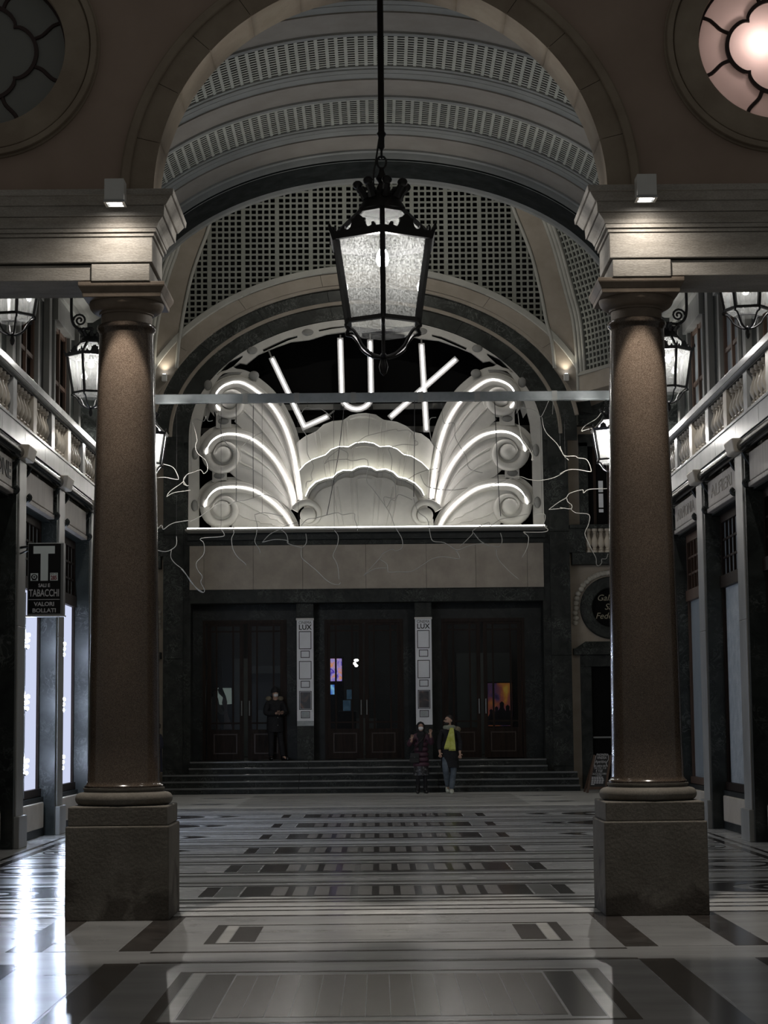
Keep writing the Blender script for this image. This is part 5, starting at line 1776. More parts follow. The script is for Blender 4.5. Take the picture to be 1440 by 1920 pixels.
for (x0, x1, z0, z1, y) in ((-3.0, -1.9, 0.75, 2.0, 52.2), (-3.7, -3.2, 0.75, 3.4, 52.4), (2.4, 3.9, 0.75, 3.5, 52.6), (-0.9, 0.2, 0.75, 1.75, 52.0), (-3.2, -2.0, 3.0, 3.2, 52.6)):
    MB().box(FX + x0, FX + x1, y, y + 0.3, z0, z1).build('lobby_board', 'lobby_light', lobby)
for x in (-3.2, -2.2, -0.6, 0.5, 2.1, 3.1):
    MB().box(FX + x - 0.2, FX + x + 0.2, 49.8, 50.0, 4.70, 4.745).build('lobby_fill_lamp', 'softlamp', lobby)  # unseen lamps, added so that the lobby is slightly lit

DY = 47.1


def dq(px, py, y=DY):
    return U(px, py, y)


# frontal wall of the doors
openings = [(380, 538), (609, 757), (829, 985)]
xs = [FX - 4.9] + [dq(p, 1300)[0] for o in openings for p in o] + [FX + 4.9]
ztop = dq(680, 1161)[1]
for a, b in zip(xs[0::2], xs[1::2]):
    MB().box(a, b, DY + 0.02, DY + 0.35, 0.74, ztop).build('door_pier', 'blackmarble', wall_back)
MB().box(FX - 4.9, FX + 4.9, DY + 0.02, DY + 0.35, ztop, 4.9).build('door_header', 'blackmarble', wall_back)
# free-standing marble pillars that carry the banners
PILX = []
for (pa, pb) in ((556.5, 588.5), (779, 810.5)):
    x0, x1 = U(pa, 1280, FY + 0.1)[0], U(pb, 1280, FY + 0.1)[0]
    PILX.append((x0, x1))
    MB().box(x0, x1, FY + 0.1, DY + 0.01, 0.74, OZ1).build('pillar', 'greenmatt', wall_back, bevel=0.006)
leafs = [((388, 457), (464, 533)), ((612, 681), (684, 753)), ((833, 902), (907, 979))]
dn = 0
for di, ((o0, o1), lv) in enumerate(zip(openings, leafs)):
    dn += 1
    x0, x1 = dq(o0, 1300)[0], dq(o1, 1300)[0]
    d = structure('door_%d' % dn, ((x0 + x1) / 2, DY, 0.74))
    MB().box(x0, x0 + 0.07, DY, DY + 0.14, 0.745, ztop).build('frame_post', 'wood_dark', d)
    MB().box(x1 - 0.07, x1, DY, DY + 0.14, 0.745, ztop).build('frame_post', 'wood_dark', d)
    MB().box(x0 + 0.07, x1 - 0.07, DY, DY + 0.14, ztop - 0.09, ztop).build('frame_head', 'wood_dark', d)
    for li, (l0, l1) in enumerate(lv):
        a, b = dq(l0, 1300)[0], dq(l1, 1300)[0]
        gz1, gz0 = dq(680, 1172)[1], dq(680, 1366)[1]
        st = 0.10
        leaf = MB().box(a + 0.004, a + st, DY + 0.03, DY + 0.09, 0.76, ztop - 0.09).build('leaf_stile', 'wood_dark', d)
        MB().box(b - st, b - 0.004, DY + 0.03, DY + 0.09, 0.76, ztop - 0.09).build('leaf_stile', 'wood_dark', d)
        MB().box(a + st, b - st, DY + 0.03, DY + 0.09, gz1, ztop - 0.09).build('leaf_rail', 'wood_dark', d)
        MB().box(a + st, b - st, DY + 0.035, DY + 0.085, 0.76, gz0).build('kick_panel', 'wood_dark', d)
        m = MB()
        ka, kb, kz0, kz1 = a + 0.16, b - 0.16, 0.90, gz0 - 0.10
        for r_ in ((ka, kb, kz0, kz0 + 0.03), (ka, kb, kz1 - 0.03, kz1), (ka, ka + 0.03, kz0 + 0.03, kz1 - 0.03), (kb - 0.03, kb, kz0 + 0.03, kz1 - 0.03)):
            m.box(r_[0], r_[1], DY + 0.022, DY + 0.036, r_[2], r_[3])
        m.build('panel_moulding', 'wood_panel', d)
        for f in (0.19, 0.77):
            xx = a + st + (b - a - 2 * st) * f
            MB().box(xx - 0.022, xx + 0.022, DY + 0.04, DY + 0.08, gz0, gz1).build('muntin', 'wood_dark', d)
        for py in (1182, 1354):
            zz_ = dq(680, py)[1]
            MB().box(a + st, b - st, DY + 0.043, DY + 0.077, zz_ - 0.02, zz_ + 0.02).build('muntin', 'wood_dark', d)
        MB().box(a + st, b - st, DY + 0.058, DY + 0.062, gz0, gz1).build('pane', 'doorglass', d)
        hx = b - 0.05 if li == 0 else a + 0.05
        MB().tube([(hx, DY - 0.02, dq(680, 1340)[1]), (hx, DY - 0.02, dq(680, 1312)[1])], 0.018, 8).build('handle', 'steel', d)

# banners on the pillars
for bi, (x0, x1) in enumerate(PILX):
    by = FY + 0.085
    xc = (x0 + x1) / 2
    zt, zb = U(573, 1163, by)[1], U(573, 1361, by)[1]
    b = thing('cinema_banner', (xc, by, zb), ('tall white cinema banner, the one nearer the man reading his phone' if bi == 0 else 'tall white cinema banner, the one behind the strolling couple'), 'banner', 'cinema banners on the door pillars')
    MB().box(x0 + 0.005, x1 - 0.005, by, by + 0.014, zb, zt).build('sheet', 'banner', b)
    MB().box(x0 - 0.01, x1 + 0.01, by - 0.02, by + 0.014, zt, zt + 0.05).build('batten', 'white_paint', b)
    letters('CINEMA', 0.095, xc, by - 0.003, zt - 0.06, 'ink', b, width=0.31)
    letters('LUX', 0.17, xc, by - 0.003, zt - 0.175, 'ink', b, width=0.31, bold=0.003)
    for (f0, f1, w_, fill) in ((0.105, 0.275, 0.30, None), (0.29, 0.357, 0.22, None), (0.388, 0.56, 0.30, None), (0.575, 0.64, 0.22, None), (0.672, 0.848, 0.30, 'poster_dark'), (0.862, 0.928, 0.22, 'paper')):
        za, zc = zt - (zt - zb) * f0, zt - (zt - zb) * f1
        t_ = 0.016
        poly = [(xc - w_ / 2, zc), (xc + w_ / 2, zc), (xc + w_ / 2, za), (xc - w_ / 2, za)]
        hole_ = [(xc - w_ / 2 + t_, zc + t_), (xc + w_ / 2 - t_, zc + t_), (xc + w_ / 2 - t_, za - t_), (xc - w_ / 2 + t_, za - t_)]
        plate('frame_outline', [poly, hole_], by - 0.006, 0.006, 'ink', b)
        if fill:
            MB().box(xc - w_ / 2 + 0.025, xc + w_ / 2 - 0.025, by - 0.004, by, zc + 0.025, za - 0.025).build('picture', fill, b)
    if bi == 0:
        MB().box(x0 + 0.006, x1 - 0.006, by - 0.008, by, zb, zb + 0.12).build('torn_strip', 'paper', b)

# things seen through the door panes
LBY = 48.4


def flat(name, pts, y, m, label, cat, d=0.02, parent=None):
    return plate(name, [[U(*p, y) for p in pts]], y, d, m, parent, label=label, cat=cat)


std = thing('cardboard_standee', (U(415, 1400, LBY)[0], LBY, 0.74), 'life-size cutout of a couple holding hands behind the left door glass', 'standee')
flat('man_figure', [(394, 1368), (395, 1345), (394, 1322), (397, 1308), (400, 1303), (397, 1297), (401, 1292), (406, 1296), (406, 1304), (409, 1310), (411, 1320), (418, 1333), (420, 1339), (414, 1340), (407, 1334), (408, 1348), (414, 1358), (412, 1368)], LBY, 'figure_a', None, None, 0.02, std)
flat('woman_figure', [(419, 1367), (420, 1350), (419, 1336), (421, 1330), (416, 1318), (418, 1308), (410, 1300), (408, 1293), (412, 1289), (417, 1291), (421, 1301), (424, 1308), (426, 1316), (425, 1328), (427, 1340), (433, 1356), (435, 1367)], LBY - 0.03, 'figure_b', None, None, 0.02, std)
flat('woman_hair', [(408, 1293), (412, 1288), (417, 1290), (421, 1300), (424, 1307), (420, 1309), (416, 1300), (412, 1296)], LBY - 0.05, 'hair', None, None, 0.02, std)
flat('man_hair', [(397, 1298), (401, 1291), (406, 1295), (401, 1297)], LBY - 0.02, 'hair', None, None, 0.02, std)
flat('backdrop', [(405.5, 1290), (434, 1290), (434.5, 1320), (405.5, 1322)], LBY + 0.05, 'greenlit', None, None, 0.02, std)
MB().box(U(396, 1300, LBY)[0], U(434, 1300, LBY)[0], LBY, LBY + 0.5, 0.74, 0.78).build('foot', 'lobby', std)
MB().box(U(412, 1300, LBY)[0], U(416, 1300, LBY)[0], LBY + 0.07, LBY + 0.1, 0.78, 3.2).build('prop', 'lobby', std)
t = thing('poster_screen', (U(628, 1260, 50.5)[0], 50.5, 0.74), 'tall glowing purple and orange film screen inside the middle doors', 'screen')
a, b = U(614, 1235, 50.5), U(641, 1277, 50.5)
MB().box(a[0], b[0], 50.5, 50.56, b[1], a[1]).build('picture', 'screen', t)
a2, b2 = U(614, 1284, 50.5), U(627, 1302, 50.5)
MB().box(a2[0], b2[0], 50.5, 50.56, b2[1], a2[1]).build('lower_picture', 'screen_b', t)
MB().box(a[0] - 0.05, b[0] + 0.05, 50.57, 50.65, 0.74, a[1] + 0.05).build('stand', 'void', t)
for (r_, nm) in (((650, 1293, 662, 1311), 'dark blue notice on the lobby counter, the higher of two'), ((643, 1313, 657.5, 1333), 'light blue notice on the lobby counter, the lower of two')):
    a, b = U(r_[0], r_[1], 49.6), U(r_[2], r_[3], 49.6)
    o = MB().box(a[0], b[0], 49.6, 49.62, b[1], a[1]).build('notice', 'notice', None, label=nm, cat='notice', group='lobby notices')
t = thing('lobby_counter', (U(655, 1345, 49.7)[0], 49.8, 0.74), 'dark counter inside the middle cinema doors', 'counter')
a, b = U(636, 1333, 49.7), U(668, 1390, 49.7)
MB().box(a[0], b[0], 49.55, 50.3, 0.74, a[1] - 0.02).build('body', 'void', t)
MB().box(a[0] - 0.03, b[0] + 0.03, 49.5, 50.35, a[1] - 0.02, a[1]).build('top', 'lobby_light', t)
t = thing('globe_lamp', (U(668, 1243, 50.2)[0], 50.2, U(668, 1243, 50.2)[1]), 'bright cluster lamp glowing inside the middle cinema doors', 'lamp')
for dx, dy_ in ((0, 0), (-3, 6), (0, 10)):
    x, z = U(668 + dx, 1238 + dy_, 50.2)
    MB().ball((x, 50.2, z), 0.045, 8, (1.4 if dy_ == 0 else 1, 1, 0.8)).build('globe', 'softlamp', t, smooth=60)
MB().tube([(U(668, 1238, 50.2)[0], 50.2, U(668, 1238, 50.2)[1]), (U(668, 1238, 50.2)[0], 50.2, 4.75)], 0.012, 6).build('stem', 'iron', t)
t = thing('film_poster', (U(938, 1320, 48.2)[0], 48.2, 0.74), 'large sunset-coloured film poster with a crowd behind the right door glass', 'poster')
a, b = U(914, 1281, 48.2), U(961, 1361, 48.2)
MB().box(a[0], b[0], 48.2, 48.23, b[1], a[1]).build('sheet', 'poster_fire', t)
for i, (px, py, s_) in enumerate(((921, 1330, 9), (931, 1325, 9), (941, 1316, 12), (952, 1322, 11), (957, 1332, 10), (926, 1340, 8))):
    fig = [(px - s_ * 0.7, 1360), (px - s_ * 0.7, py + s_ * 1.6), (px - s_ * 0.3, py + s_ * 0.9), (px - s_ * 0.35, py + s_ * 0.2), (px, py - s_ * 0.1), (px + s_ * 0.35, py + s_ * 0.2), (px + s_ * 0.3, py + s_ * 0.9), (px + s_ * 0.7, py + s_ * 1.6), (min(px + s_ * 0.7, 961), 1360)]
    plate('printed_figure', [[U(*p, 48.19) for p in fig]], 48.192 - 0.001 * i, 0.006, 'figure_p', t)
MB().box(a[0] - 0.03, b[0] + 0.03, 48.24, 48.3, 0.74, a[1] + 0.03).build('stand', 'void', t)

# ================================================================== BEAM AND WIRES
BY = 36.82
t = thing('cable_beam', (AX, BY, 7.8), 'long grey steel beam spanning the gallery in front of the sign', 'beam')
xs = [AX - 5.0, AX - 2.6, AX - 0.5, AX + 1.9, AX + 5.0]
for a, b in zip(xs[:-1], xs[1:]):
    MB().box(a + 0.004, b - 0.004, BY - 0.08, BY + 0.08, 7.815, 7.985).build('beam_length', 'beam', t, bevel=0.01)
for a in xs[1:-1] + [AX - 1.6, AX + 0.8, AX + 3.4]:
    MB().box(a - 0.05, a + 0.05, BY - 0.086, BY + 0.086, 7.81, 7.99).build('beam_strap', 'signgrey', t)


def c6(p):
    return (340 + p[0] / 3.555, 580 + p[1] / 3.555)


def c7(p):
    return (680 + p[0] / 3.555, 580 + p[1] / 3.555)


def cR(p):
    return (1050 + p[0] / 6.0, 740 + p[1] / 6.0)


def cL(p):
    return (280 + p[0] / 3.84, 740 + p[1] / 3.84)


WIRES = [
    ('wire bird outline hanging over the beige band at its left end', c6, [[(265, 1440), (260, 1460), (285, 1495), (270, 1515), (130, 1527), (150, 1560), (150, 1630), (100, 1690), (110, 1740), (140, 1780), (130, 1820), (155, 1870), (140, 1888), (100, 1860), (50, 1790), (0, 1730)], [(345, 1440), (350, 1490), (335, 1530), (345, 1600), (375, 1650), (420, 1690), (430, 1705)]]),
    ('thin wire stepping down from the lower left plume to the beige band', c6, [[(680, 1380), (560, 1355), (500, 1365), (490, 1375), (505, 1440), (500, 1500), (490, 1550), (520, 1600), (525, 1625)]]),
    ('thin wire beak shape under the foot of the lower left plume', c6, [[(540, 1553), (590, 1500), (660, 1465), (710, 1440), (780, 1420)], [(540, 1553), (620, 1535), (700, 1540), (710, 1560), (770, 1580), (810, 1585), (835, 1550), (830, 1495)], [(660, 1465), (700, 1500), (712, 1555)]]),
    ('two slack wires trailing across the middle of the beige band', c6, [[(800, 1600), (800, 1650), (840, 1690), (900, 1740), (960, 1800), (1010, 1830), (1050, 1835), (1060, 1820)], [(1020, 1475), (1045, 1510), (1040, 1570), (1010, 1640), (1030, 1680), (1045, 1730), (1050, 1800)]]),
    ('wire squiggle over the left edge of the sign surround', c6, [[(210, 740), (180, 745), (165, 710), (150, 745), (100, 730), (75, 750), (90, 800), (105, 870), (95, 910), (110, 960), (165, 1010), (175, 1070), (150, 1095), (130, 1070), (85, 1085), (40, 1100), (15, 1140), (40, 1180)], [(0, 1215), (60, 1205)]]),
    ('wire crossing the lower left plume with a hanging cord', c6, [[(365, 630), (366, 900), (365, 1280)], [(60, 1415), (120, 1385), (190, 1335), (225, 1310), (300, 1285), (310, 1305), (365, 1280), (440, 1270), (550, 1235), (640, 1270), (690, 1330)]]),
    ('straight dark cord with a wavy wire across the shell front', c6, [[(1085, 640), (1070, 780), (1040, 1010), (970, 1370)], [(800, 1440), (840, 1400), (900, 1390), (975, 1370), (1040, 1355), (1075, 1370), (1150, 1360), (1155, 1400), (1170, 1440), (1175, 1475)]]),
    ('wire wandering down beside the letter L to the shell edge', c6, [[(805, 800), (835, 850), (840, 960), (880, 1040), (865, 1100), (870, 1140), (835, 1150), (830, 1190)], [(800, 690), (830, 655), (880, 665), (920, 660), (970, 690), (1000, 720)]]),
    ('wire bird head crossing the middle tier of the shell', c6, [[(955, 1030), (990, 980), (1060, 930), (1095, 925)], [(955, 1030), (1000, 1005), (1100, 1000), (1140, 1010), (1240, 1005), (1235, 1140), (1270, 1190), (1330, 1270), (1390, 1360), (1420, 1440), (1470, 1530), (1470, 1590), (1430, 1610), (1400, 1600), (1340, 1630), (1320, 1660), (1215, 1775)], [(1060, 930), (1110, 960), (1105, 1000)], [(1215, 1775), (1290, 1730), (1370, 1725)], [(1325, 1670), (1370, 1700), (1380, 1750), (1440, 1750), (1530, 1748), (1600, 1710), (1680, 1660), (1760, 1650), (1850, 1665), (1850, 1640), (1830, 1605)]]),
    ('thin wires crossing the middle left plume', c6, [[(380, 940), (480, 850), (540, 820)], [(385, 1050), (440, 1060), (500, 1080), (550, 1120)], [(480, 640), (478, 900), (480, 1260)], [(270, 720), (262, 800), (290, 880), (350, 950)]]),
    ('wire loop over the top tier of the shell with its hanging cord', c7, [[(345, 600), (345, 900), (340, 1250)], [(45, 700), (38, 840)], [(-80, 930), (0, 860), (60, 835), (215, 800), (235, 810), (300, 805), (335, 830), (345, 870), (368, 885), (355, 905), (260, 900), (180, 925), (175, 940), (195, 1000), (190, 1100), (215, 1160), (220, 1225), (210, 1260), (145, 1250), (145, 1290), (160, 1320), (190, 1270), (215, 1275), (240, 1235), (300, 1255), (330, 1270)]]),
    ('long slack wire falling from the shell to the beige band', c7, [[(340, 1260), (370, 1350), (430, 1400), (450, 1500), (470, 1545), (540, 1555), (600, 1590), (635, 1605), (700, 1580), (800, 1560), (870, 1580), (915, 1580), (930, 1540), (918, 1490)], [(650, 1580), (730, 1500), (740, 1470), (840, 1420), (850, 1445), (920, 1400), (1000, 1385), (1100, 1365)], [(740, 1490), (780, 1540), (840, 1580)], [(880, 620), (905, 1180), (920, 1380)]]),
    ('short wire ends trailing at the right end of the beige band', c7, [[(1075, 1490), (1105, 1520), (1095, 1590), (1065, 1650)], [(890, 1600), (900, 1660), (970, 1740), (1040, 1800)], [(1145, 1370), (1210, 1365), (1215, 1400), (1205, 1440), (1235, 1470), (1200, 1485), (1070, 1485)]]),
    ('wire hooked over the beam end above the right pilaster', c7, [[(1045, 655), (1090, 660), (1160, 680), (1190, 715), (1240, 610)], [(1195, 720), (1205, 780), (1230, 830), (1290, 890), (1315, 930), (1333, 960), (1350, 985), (1373, 1005)], [(1270, 600), (1265, 700)]]),
    ('wire drooping past the upper right volute', c7, [[(1030, 650), (1045, 780), (1060, 860), (1110, 930), (1130, 980), (1125, 1005), (1140, 1000)]]),
    ('wire spanning from the right plumes to the balcony wall', c7, [[(850, 1180), (920, 1150), (1040, 1115), (1110, 1135), (1190, 1140), (1280, 1120), (1351, 1080)], [(1240, 1335), (1300, 1290), (1351, 1260)], [(1240, 1335), (1351, 1325)]]),
    ('thin wires crossing the inner ends of the right plumes', c7, [[(280, 1150), (345, 1105), (420, 1075), (500, 1060)], [(385, 1100), (430, 1180), (580, 1205), (700, 1190)], [(530, 700), (545, 760), (610, 760), (615, 840), (640, 900), (690, 980), (710, 1060), (800, 1090)], [(490, 720), (445, 740), (460, 880), (520, 960), (520, 1060), (500, 1085)]]),
    ('wire wave hanging before the balcony window', cR, [[(0, 580), (20, 640), (60, 690), (170, 690), (200, 710), (290, 725), (330, 780), (350, 850), (330, 865), (170, 840), (80, 850), (0, 890)]]),
    ('wire beak shape beside the hidden right lantern', cR, [[(240, 410), (280, 350), (410, 270), (470, 200), (530, 190)], [(240, 412), (350, 380), (480, 375)]]),
    ('wire bird body hanging down over the little balcony', cR, [[(0, 1200), (70, 1160), (110, 1110), (250, 1070), (265, 1105), (330, 1065), (530, 1058)], [(75, 1165), (90, 1210), (130, 1240), (120, 1285), (0, 1270)], [(120, 1285), (180, 1330), (325, 1350), (320, 1460), (280, 1560), (320, 1670), (370, 1770), (405, 1840), (410, 1910), (440, 1925), (470, 1890), (470, 1850), (520, 1845), (540, 1790)]]),
    ('wire wave beside the hidden left lantern', cL, [[(45, 495), (100, 500), (165, 520), (195, 560), (210, 605), (190, 610), (110, 595), (45, 600)], [(60, 965), (90, 940), (100, 970), (150, 935), (200, 918), (290, 905)]]),
    ('wire beak shape against the left marble pilaster', cL, [[(125, 735), (150, 695), (240, 630), (270, 580), (300, 565)], [(125, 735), (180, 705), (290, 690)], [(245, 630), (255, 650), (285, 655)]]),
    ('wire hook curling below the sign at the left pilaster', cL, [[(52, 1118), (110, 1130), (160, 1115), (195, 1080), (195, 1020)], [(160, 1115), (155, 1170), (185, 1215), (245, 1265), (300, 1350), (350, 1400), (384, 1420)]]),
]
for i, (lab, cf, strands) in enumerate(WIRES):
    WYY = BY - 0.07 + 0.0065 * ((i * 7) % 23)
    first = to3([cf(strands[0][0])], WYY)[0]
    t = thing('wire_ornament', first, lab, 'wire', 'hanging wire ornaments')
    zmax, pm = -9, None
    for st_ in strands:
        pts = spline(to3([cf(p) for p in st_], WYY), 4)
        straight = len(st_) <= 4 and abs(st_[0][0] - st_[-1][0]) < 130 and abs(st_[0][1] - st_[-1][1]) > 200
        MB().tube(pts, 0.0075, 5).build('wire', 'cable' if straight else 'wire', t, smooth=60)
        for p in pts:
            if p.z > zmax:
                zmax, pm = p.z, p
    if zmax < 7.8:
        MB().tube([pm, (pm.x, WYY, 7.9)], 0.0028, 4).build('hanging_cord', 'cable', t)

# ================================================================== CHALKBOARD
CBY = 43.9
t = thing('chalkboard_sign', (U(1122, 1487, CBY)[0], CBY, 0), 'wooden A-frame chalkboard with white chalk lettering beside the right column', 'sign')


def cb(x, y):
    return U(1080 + x / 16.0, 1390 + y / 16.0, CBY)


tl, tr_, bl, br = cb(590, 420), cb(1075, 430), cb(335, 1570), cb(860, 1450)
lean = 0.30


def cbp(p, dz=0.0):
    z = p[1]
    return Vector((p[0], CBY - 0.02 + lean * max(z, 0) / 1.05, max(z, 0.0)))


for a, b in ((tl, bl), (tr_, br)):
    pa, pb = cbp(a), cbp(b)
    pb.z = 0.0
    pb.y = CBY - 0.02
    MB().obox(pa, pb, 0.05, 0.035, (0, 1, 0)).build('leg', 'wood_mid', t)
    pc = Vector((pb.x, pb.y + 0.62, 0))
    MB().obox(pa + Vector((0, 0.03, 0)), pc, 0.045, 0.03, (0, 1, 0)).build('leg', 'wood_mid', t)
MB().obox(cbp(cb(400, 1400)), cbp(cb(860, 1400)), 0.06, 0.035, (0, 1, 0)).build('rail', 'wood_mid', t)
top = [cb(625, 440), cb(690, 400), cb(800, 372), cb(900, 372), cb(1000, 395), cb(1045, 440), cb(885, 1385), cb(420, 1370)]
vs = [cbp(p) for p in top]
m = MB()
m.add(vs + [v + Vector((0, 0.02, 0)) for v in vs], [tuple(range(8)), tuple(reversed(range(8, 16)))] + [(k, k + 8, (k + 1) % 8 + 8, (k + 1) % 8) for k in range(8)])
m.build('board', 'chalkboard', t)
for body, x, y, s_, w_ in (('PIADINERIA', 825, 410, 0.075, 0.33), ('VINERIA', 800, 500, 0.085, 0.27), ('Aperitivo', 770, 615, 0.10, 0.30), ('DAL LUNEDI AL SABATO', 760, 745, 0.065, 0.36), ('ORE 17.30 - 21.00', 745, 812, 0.055, 0.33), ('€ 9.00', 710, 895, 0.09, 0.18), ('CALICE DI VINO O BIRRA', 710, 980, 0.06, 0.40), ('+ TAGLIERE', 690, 1030, 0.05, 0.17)):
    x_, z_ = cb(x, y)
    shear = Matrix(((1, 0, 0.22, 0), (0, 1, 0.28, 0), (0, 0, 1, 0), (0, 0, 0, 1)))
    letters(body, s_, x_, CBY - 0.032 + lean * z_ / 1.05, z_, 'chalk', t, width=w_ * 0.82, rot=shear, depth=0.003)
for k in range(6):
    y = 1080 + k * 43
    a, b = cb(480 - k * 5, y), cb((830, 850, 860, 845, 835, 560)[k], y)
    pa, pb = cbp(a), cbp(b)
    n_ = 5
    for j in range(n_):
        p0 = pa.lerp(pb, j / n_)
        p1 = pa.lerp(pb, (j + 0.82) / n_)
        MB().obox(p0 + Vector((0, -0.006, 0)), p1 + Vector((0, -0.006, 0)), 0.022, 0.004, (0, 1, 0)).build('chalk_line', 'chalk', t)
for s_ in (((630, 440), (600, 560), (570, 690), (575, 780)), ((1000, 410), (995, 560), (930, 660), (970, 760))):
    pts = [cbp(cb(*p)) + Vector((0, -0.006, 0)) for p in s_]
    MB().tube(spline(pts, 4), 0.006, 5).build('chalk_flourish', 'chalk', t)

# ================================================================== PEOPLE


def skin_obj(name, verts, edges, radii, m, parent=None, root=0, sub=2):
    me = bpy.data.meshes.new(name)
    me.from_pydata([tuple(v) for v in verts], edges, [])
    o = bpy.data.objects.new(name, me)
    COL.objects.link(o)
    me.materials.append(M[m])
    sk = o.modifiers.new('skin', 'SKIN')
    sk.use_smooth_shade = True
    sk.branch_smoothing = 0.6
    if not me.skin_vertices:
        me.attributes.new('skin', 'FLOAT2', 'POINT')
    lay = me.skin_vertices[0].data
    for i, r in enumerate(radii):
        lay[i].radius = r if isinstance(r, tuple) else (r, r)
        lay[i].use_root = (i == root)
    sb = o.modifiers.new('sub', 'SUBSURF')
    sb.levels = sb.render_levels = sub
    if parent is not None:
        o.parent = parent
        o.matrix_parent_inverse = INV.get(parent.name, Matrix.Identity(4))
    return o


REST = dict(pelvis=(0, 0, .94), belly=(0, 0, 1.10), chest=(0, 0, 1.28), collar=(0, 0, 1.40), neck=(0, -.005, 1.475), chin=(0, -.02, 1.545), head=(0, -.01, 1.62), crown=(0, 0, 1.685),
            shl=(-.165, 0, 1.385), ell_=(-.22, .02, 1.12), wrl=(-.22, -.06, .88), shr=(.165, 0, 1.385), elr=(.22, .02, 1.12), wrr=(.22, -.06, .88),
            hpl=(-.09, 0, .90), knl=(-.10, -.02, .50), anl=(-.10, .01, .09), tol=(-.11, -.15, .03), hpr=(.09, 0, .90), knr=(.10, -.02, .50), anr=(.10, .01, .09), tor=(.11, -.15, .03))


def person(base, h, turn, pose, label, fingers_l=None, fingers_r=None):
    """one continuous body mesh; returns the object and a function giving world joints"""
    J = dict(REST)
    J.update(pose)
    k = h / 1.72
    rot = Matrix.Rotation(turn, 3, 'Z')
    base = Vector(base)

    def W(p):
        return base + rot @ (Vector(p) * k)
    V, E, Rr, idx = [], [], [], {}

    def add(name, p, r):
        idx[name] = len(V)
        V.append(W(p))
        Rr.append((r[0] * k, r[1] * k) if isinstance(r, tuple) else r * k)
    rad = dict(pelvis=(.13, .10), belly=(.12, .095), chest=(.14, .10), collar=(.09, .07), neck=.055, chin=(.066, .075), head=(.082, .098), crown=(.060, .072),
               shl=.058, ell_=.043, wrl=.030, shr=.058, elr=.043, wrr=.030, hpl=.085, knl=.058, anl=.036, tol=.022, hpr=.085, knr=.058, anr=.036, tor=.022)
    for n in REST:
        add(n, J[n], rad[n])
    for a, b in (('pelvis', 'belly'), ('belly', 'chest'), ('chest', 'collar'), ('collar', 'neck'), ('neck', 'chin'), ('chin', 'head'), ('head', 'crown'),
                 ('collar', 'shl'), ('shl', 'ell_'), ('ell_', 'wrl'), ('collar', 'shr'), ('shr', 'elr'), ('elr', 'wrr'),
                 ('pelvis', 'hpl'), ('hpl', 'knl'), ('knl', 'anl'), ('anl', 'tol'), ('pelvis', 'hpr'), ('hpr', 'knr'), ('knr', 'anr'), ('anr', 'tor')):
        E.append((idx[a], idx[b]))
    # hands: palm and five unequal, bent fingers
    for s, el, wr, fd in (('l', 'ell_', 'wrl', fingers_l), ('r', 'elr', 'wrr', fingers_r)):
        e, w_ = Vector(J[el]), Vector(J[wr])
        d = (w_ - e).normalized() if fd is None else Vector(fd).normalized()
        side = d.cross(Vector((0, -1, 0)))
        if side.length < .2:
            side = d.cross(Vector((0, 0, 1)))
        side.normalize()
        nrm = side.cross(d).normalized()
        palm = w_ + d * .075
        add('palm' + s, palm, (.032, .020))
        E.append((idx[wr], idx['palm' + s]))
        for q, (o, ln) in enumerate(((-.030, .070), (-.010, .078), (.010, .074), (.030, .058))):
            b0 = palm + d * .022 + side * o
            m1 = b0 + d * ln * .5 + nrm * .010
            m2 = b0 + d * ln * .85 + nrm * .035
            for j, p in enumerate((b0, m1, m2)):
                add('f%s%d%d' % (s, q, j), p, .0088)
                E.append((idx['palm' + s] if j == 0 else idx['f%s%d%d' % (s, q, j - 1)], idx['f%s%d%d' % (s, q, j)]))
        th = w_ + d * .035
        add('t%s0' % s, th + side * -.040, .0105)
        add('t%s1' % s, th + side * -.052 + d * .04 + nrm * .02, .009)
        E.append((idx['palm' + s], idx['t%s0' % s]))
        E.append((idx['t%s0' % s], idx['t%s1' % s]))
    o = skin_obj('person', V, E, Rr, 'skin', None, 0, 2)
    tag(o, label, 'person')

    def garment(name, chain, m, sub=2, root=0):
        """chain: list of (joint or point, radius, index of the previous entry)"""
        vs, es, rs = [], [], []
        for i, (p, r, pr) in enumerate(chain):
            q_ = J[p] if isinstance(p, str) else p
            vs.append(W(q_))
            rs.append((r[0] * k, r[1] * k) if isinstance(r, tuple) else r * k)
            if pr is not None:
                es.append((pr, i))
        return skin_obj(name, vs, es, rs, m, o, root, sub)

    def loft(name, secs, m, n=18, wave=0.0, smooth=60):
        """stack of ellipses (centre, rx, ry) in body space"""
        rings = []
        for (c, rx, ry) in secs:
            rings.append([W((c[0] + rx * math.cos(2 * PI * q_ / n) * (1 + wave * (-1) ** q_), c[1] + ry * math.sin(2 * PI * q_ / n) * (1 + wave * (-1) ** q_), c[2])) for q_ in range(n)])
        return MB().sweep(rings).build(name, m, o, smooth=smooth)

    def blob(name, c, sc, m):
        mb = MB().ball((0, 0, 0), 1.0, 8, sc)
        mb.v = [tuple(W(Vector(c) + Vector(v))) for v in mb.v]
        return mb.build(name, m, o, smooth=60)
    return o, J, W, garment, loft, blob


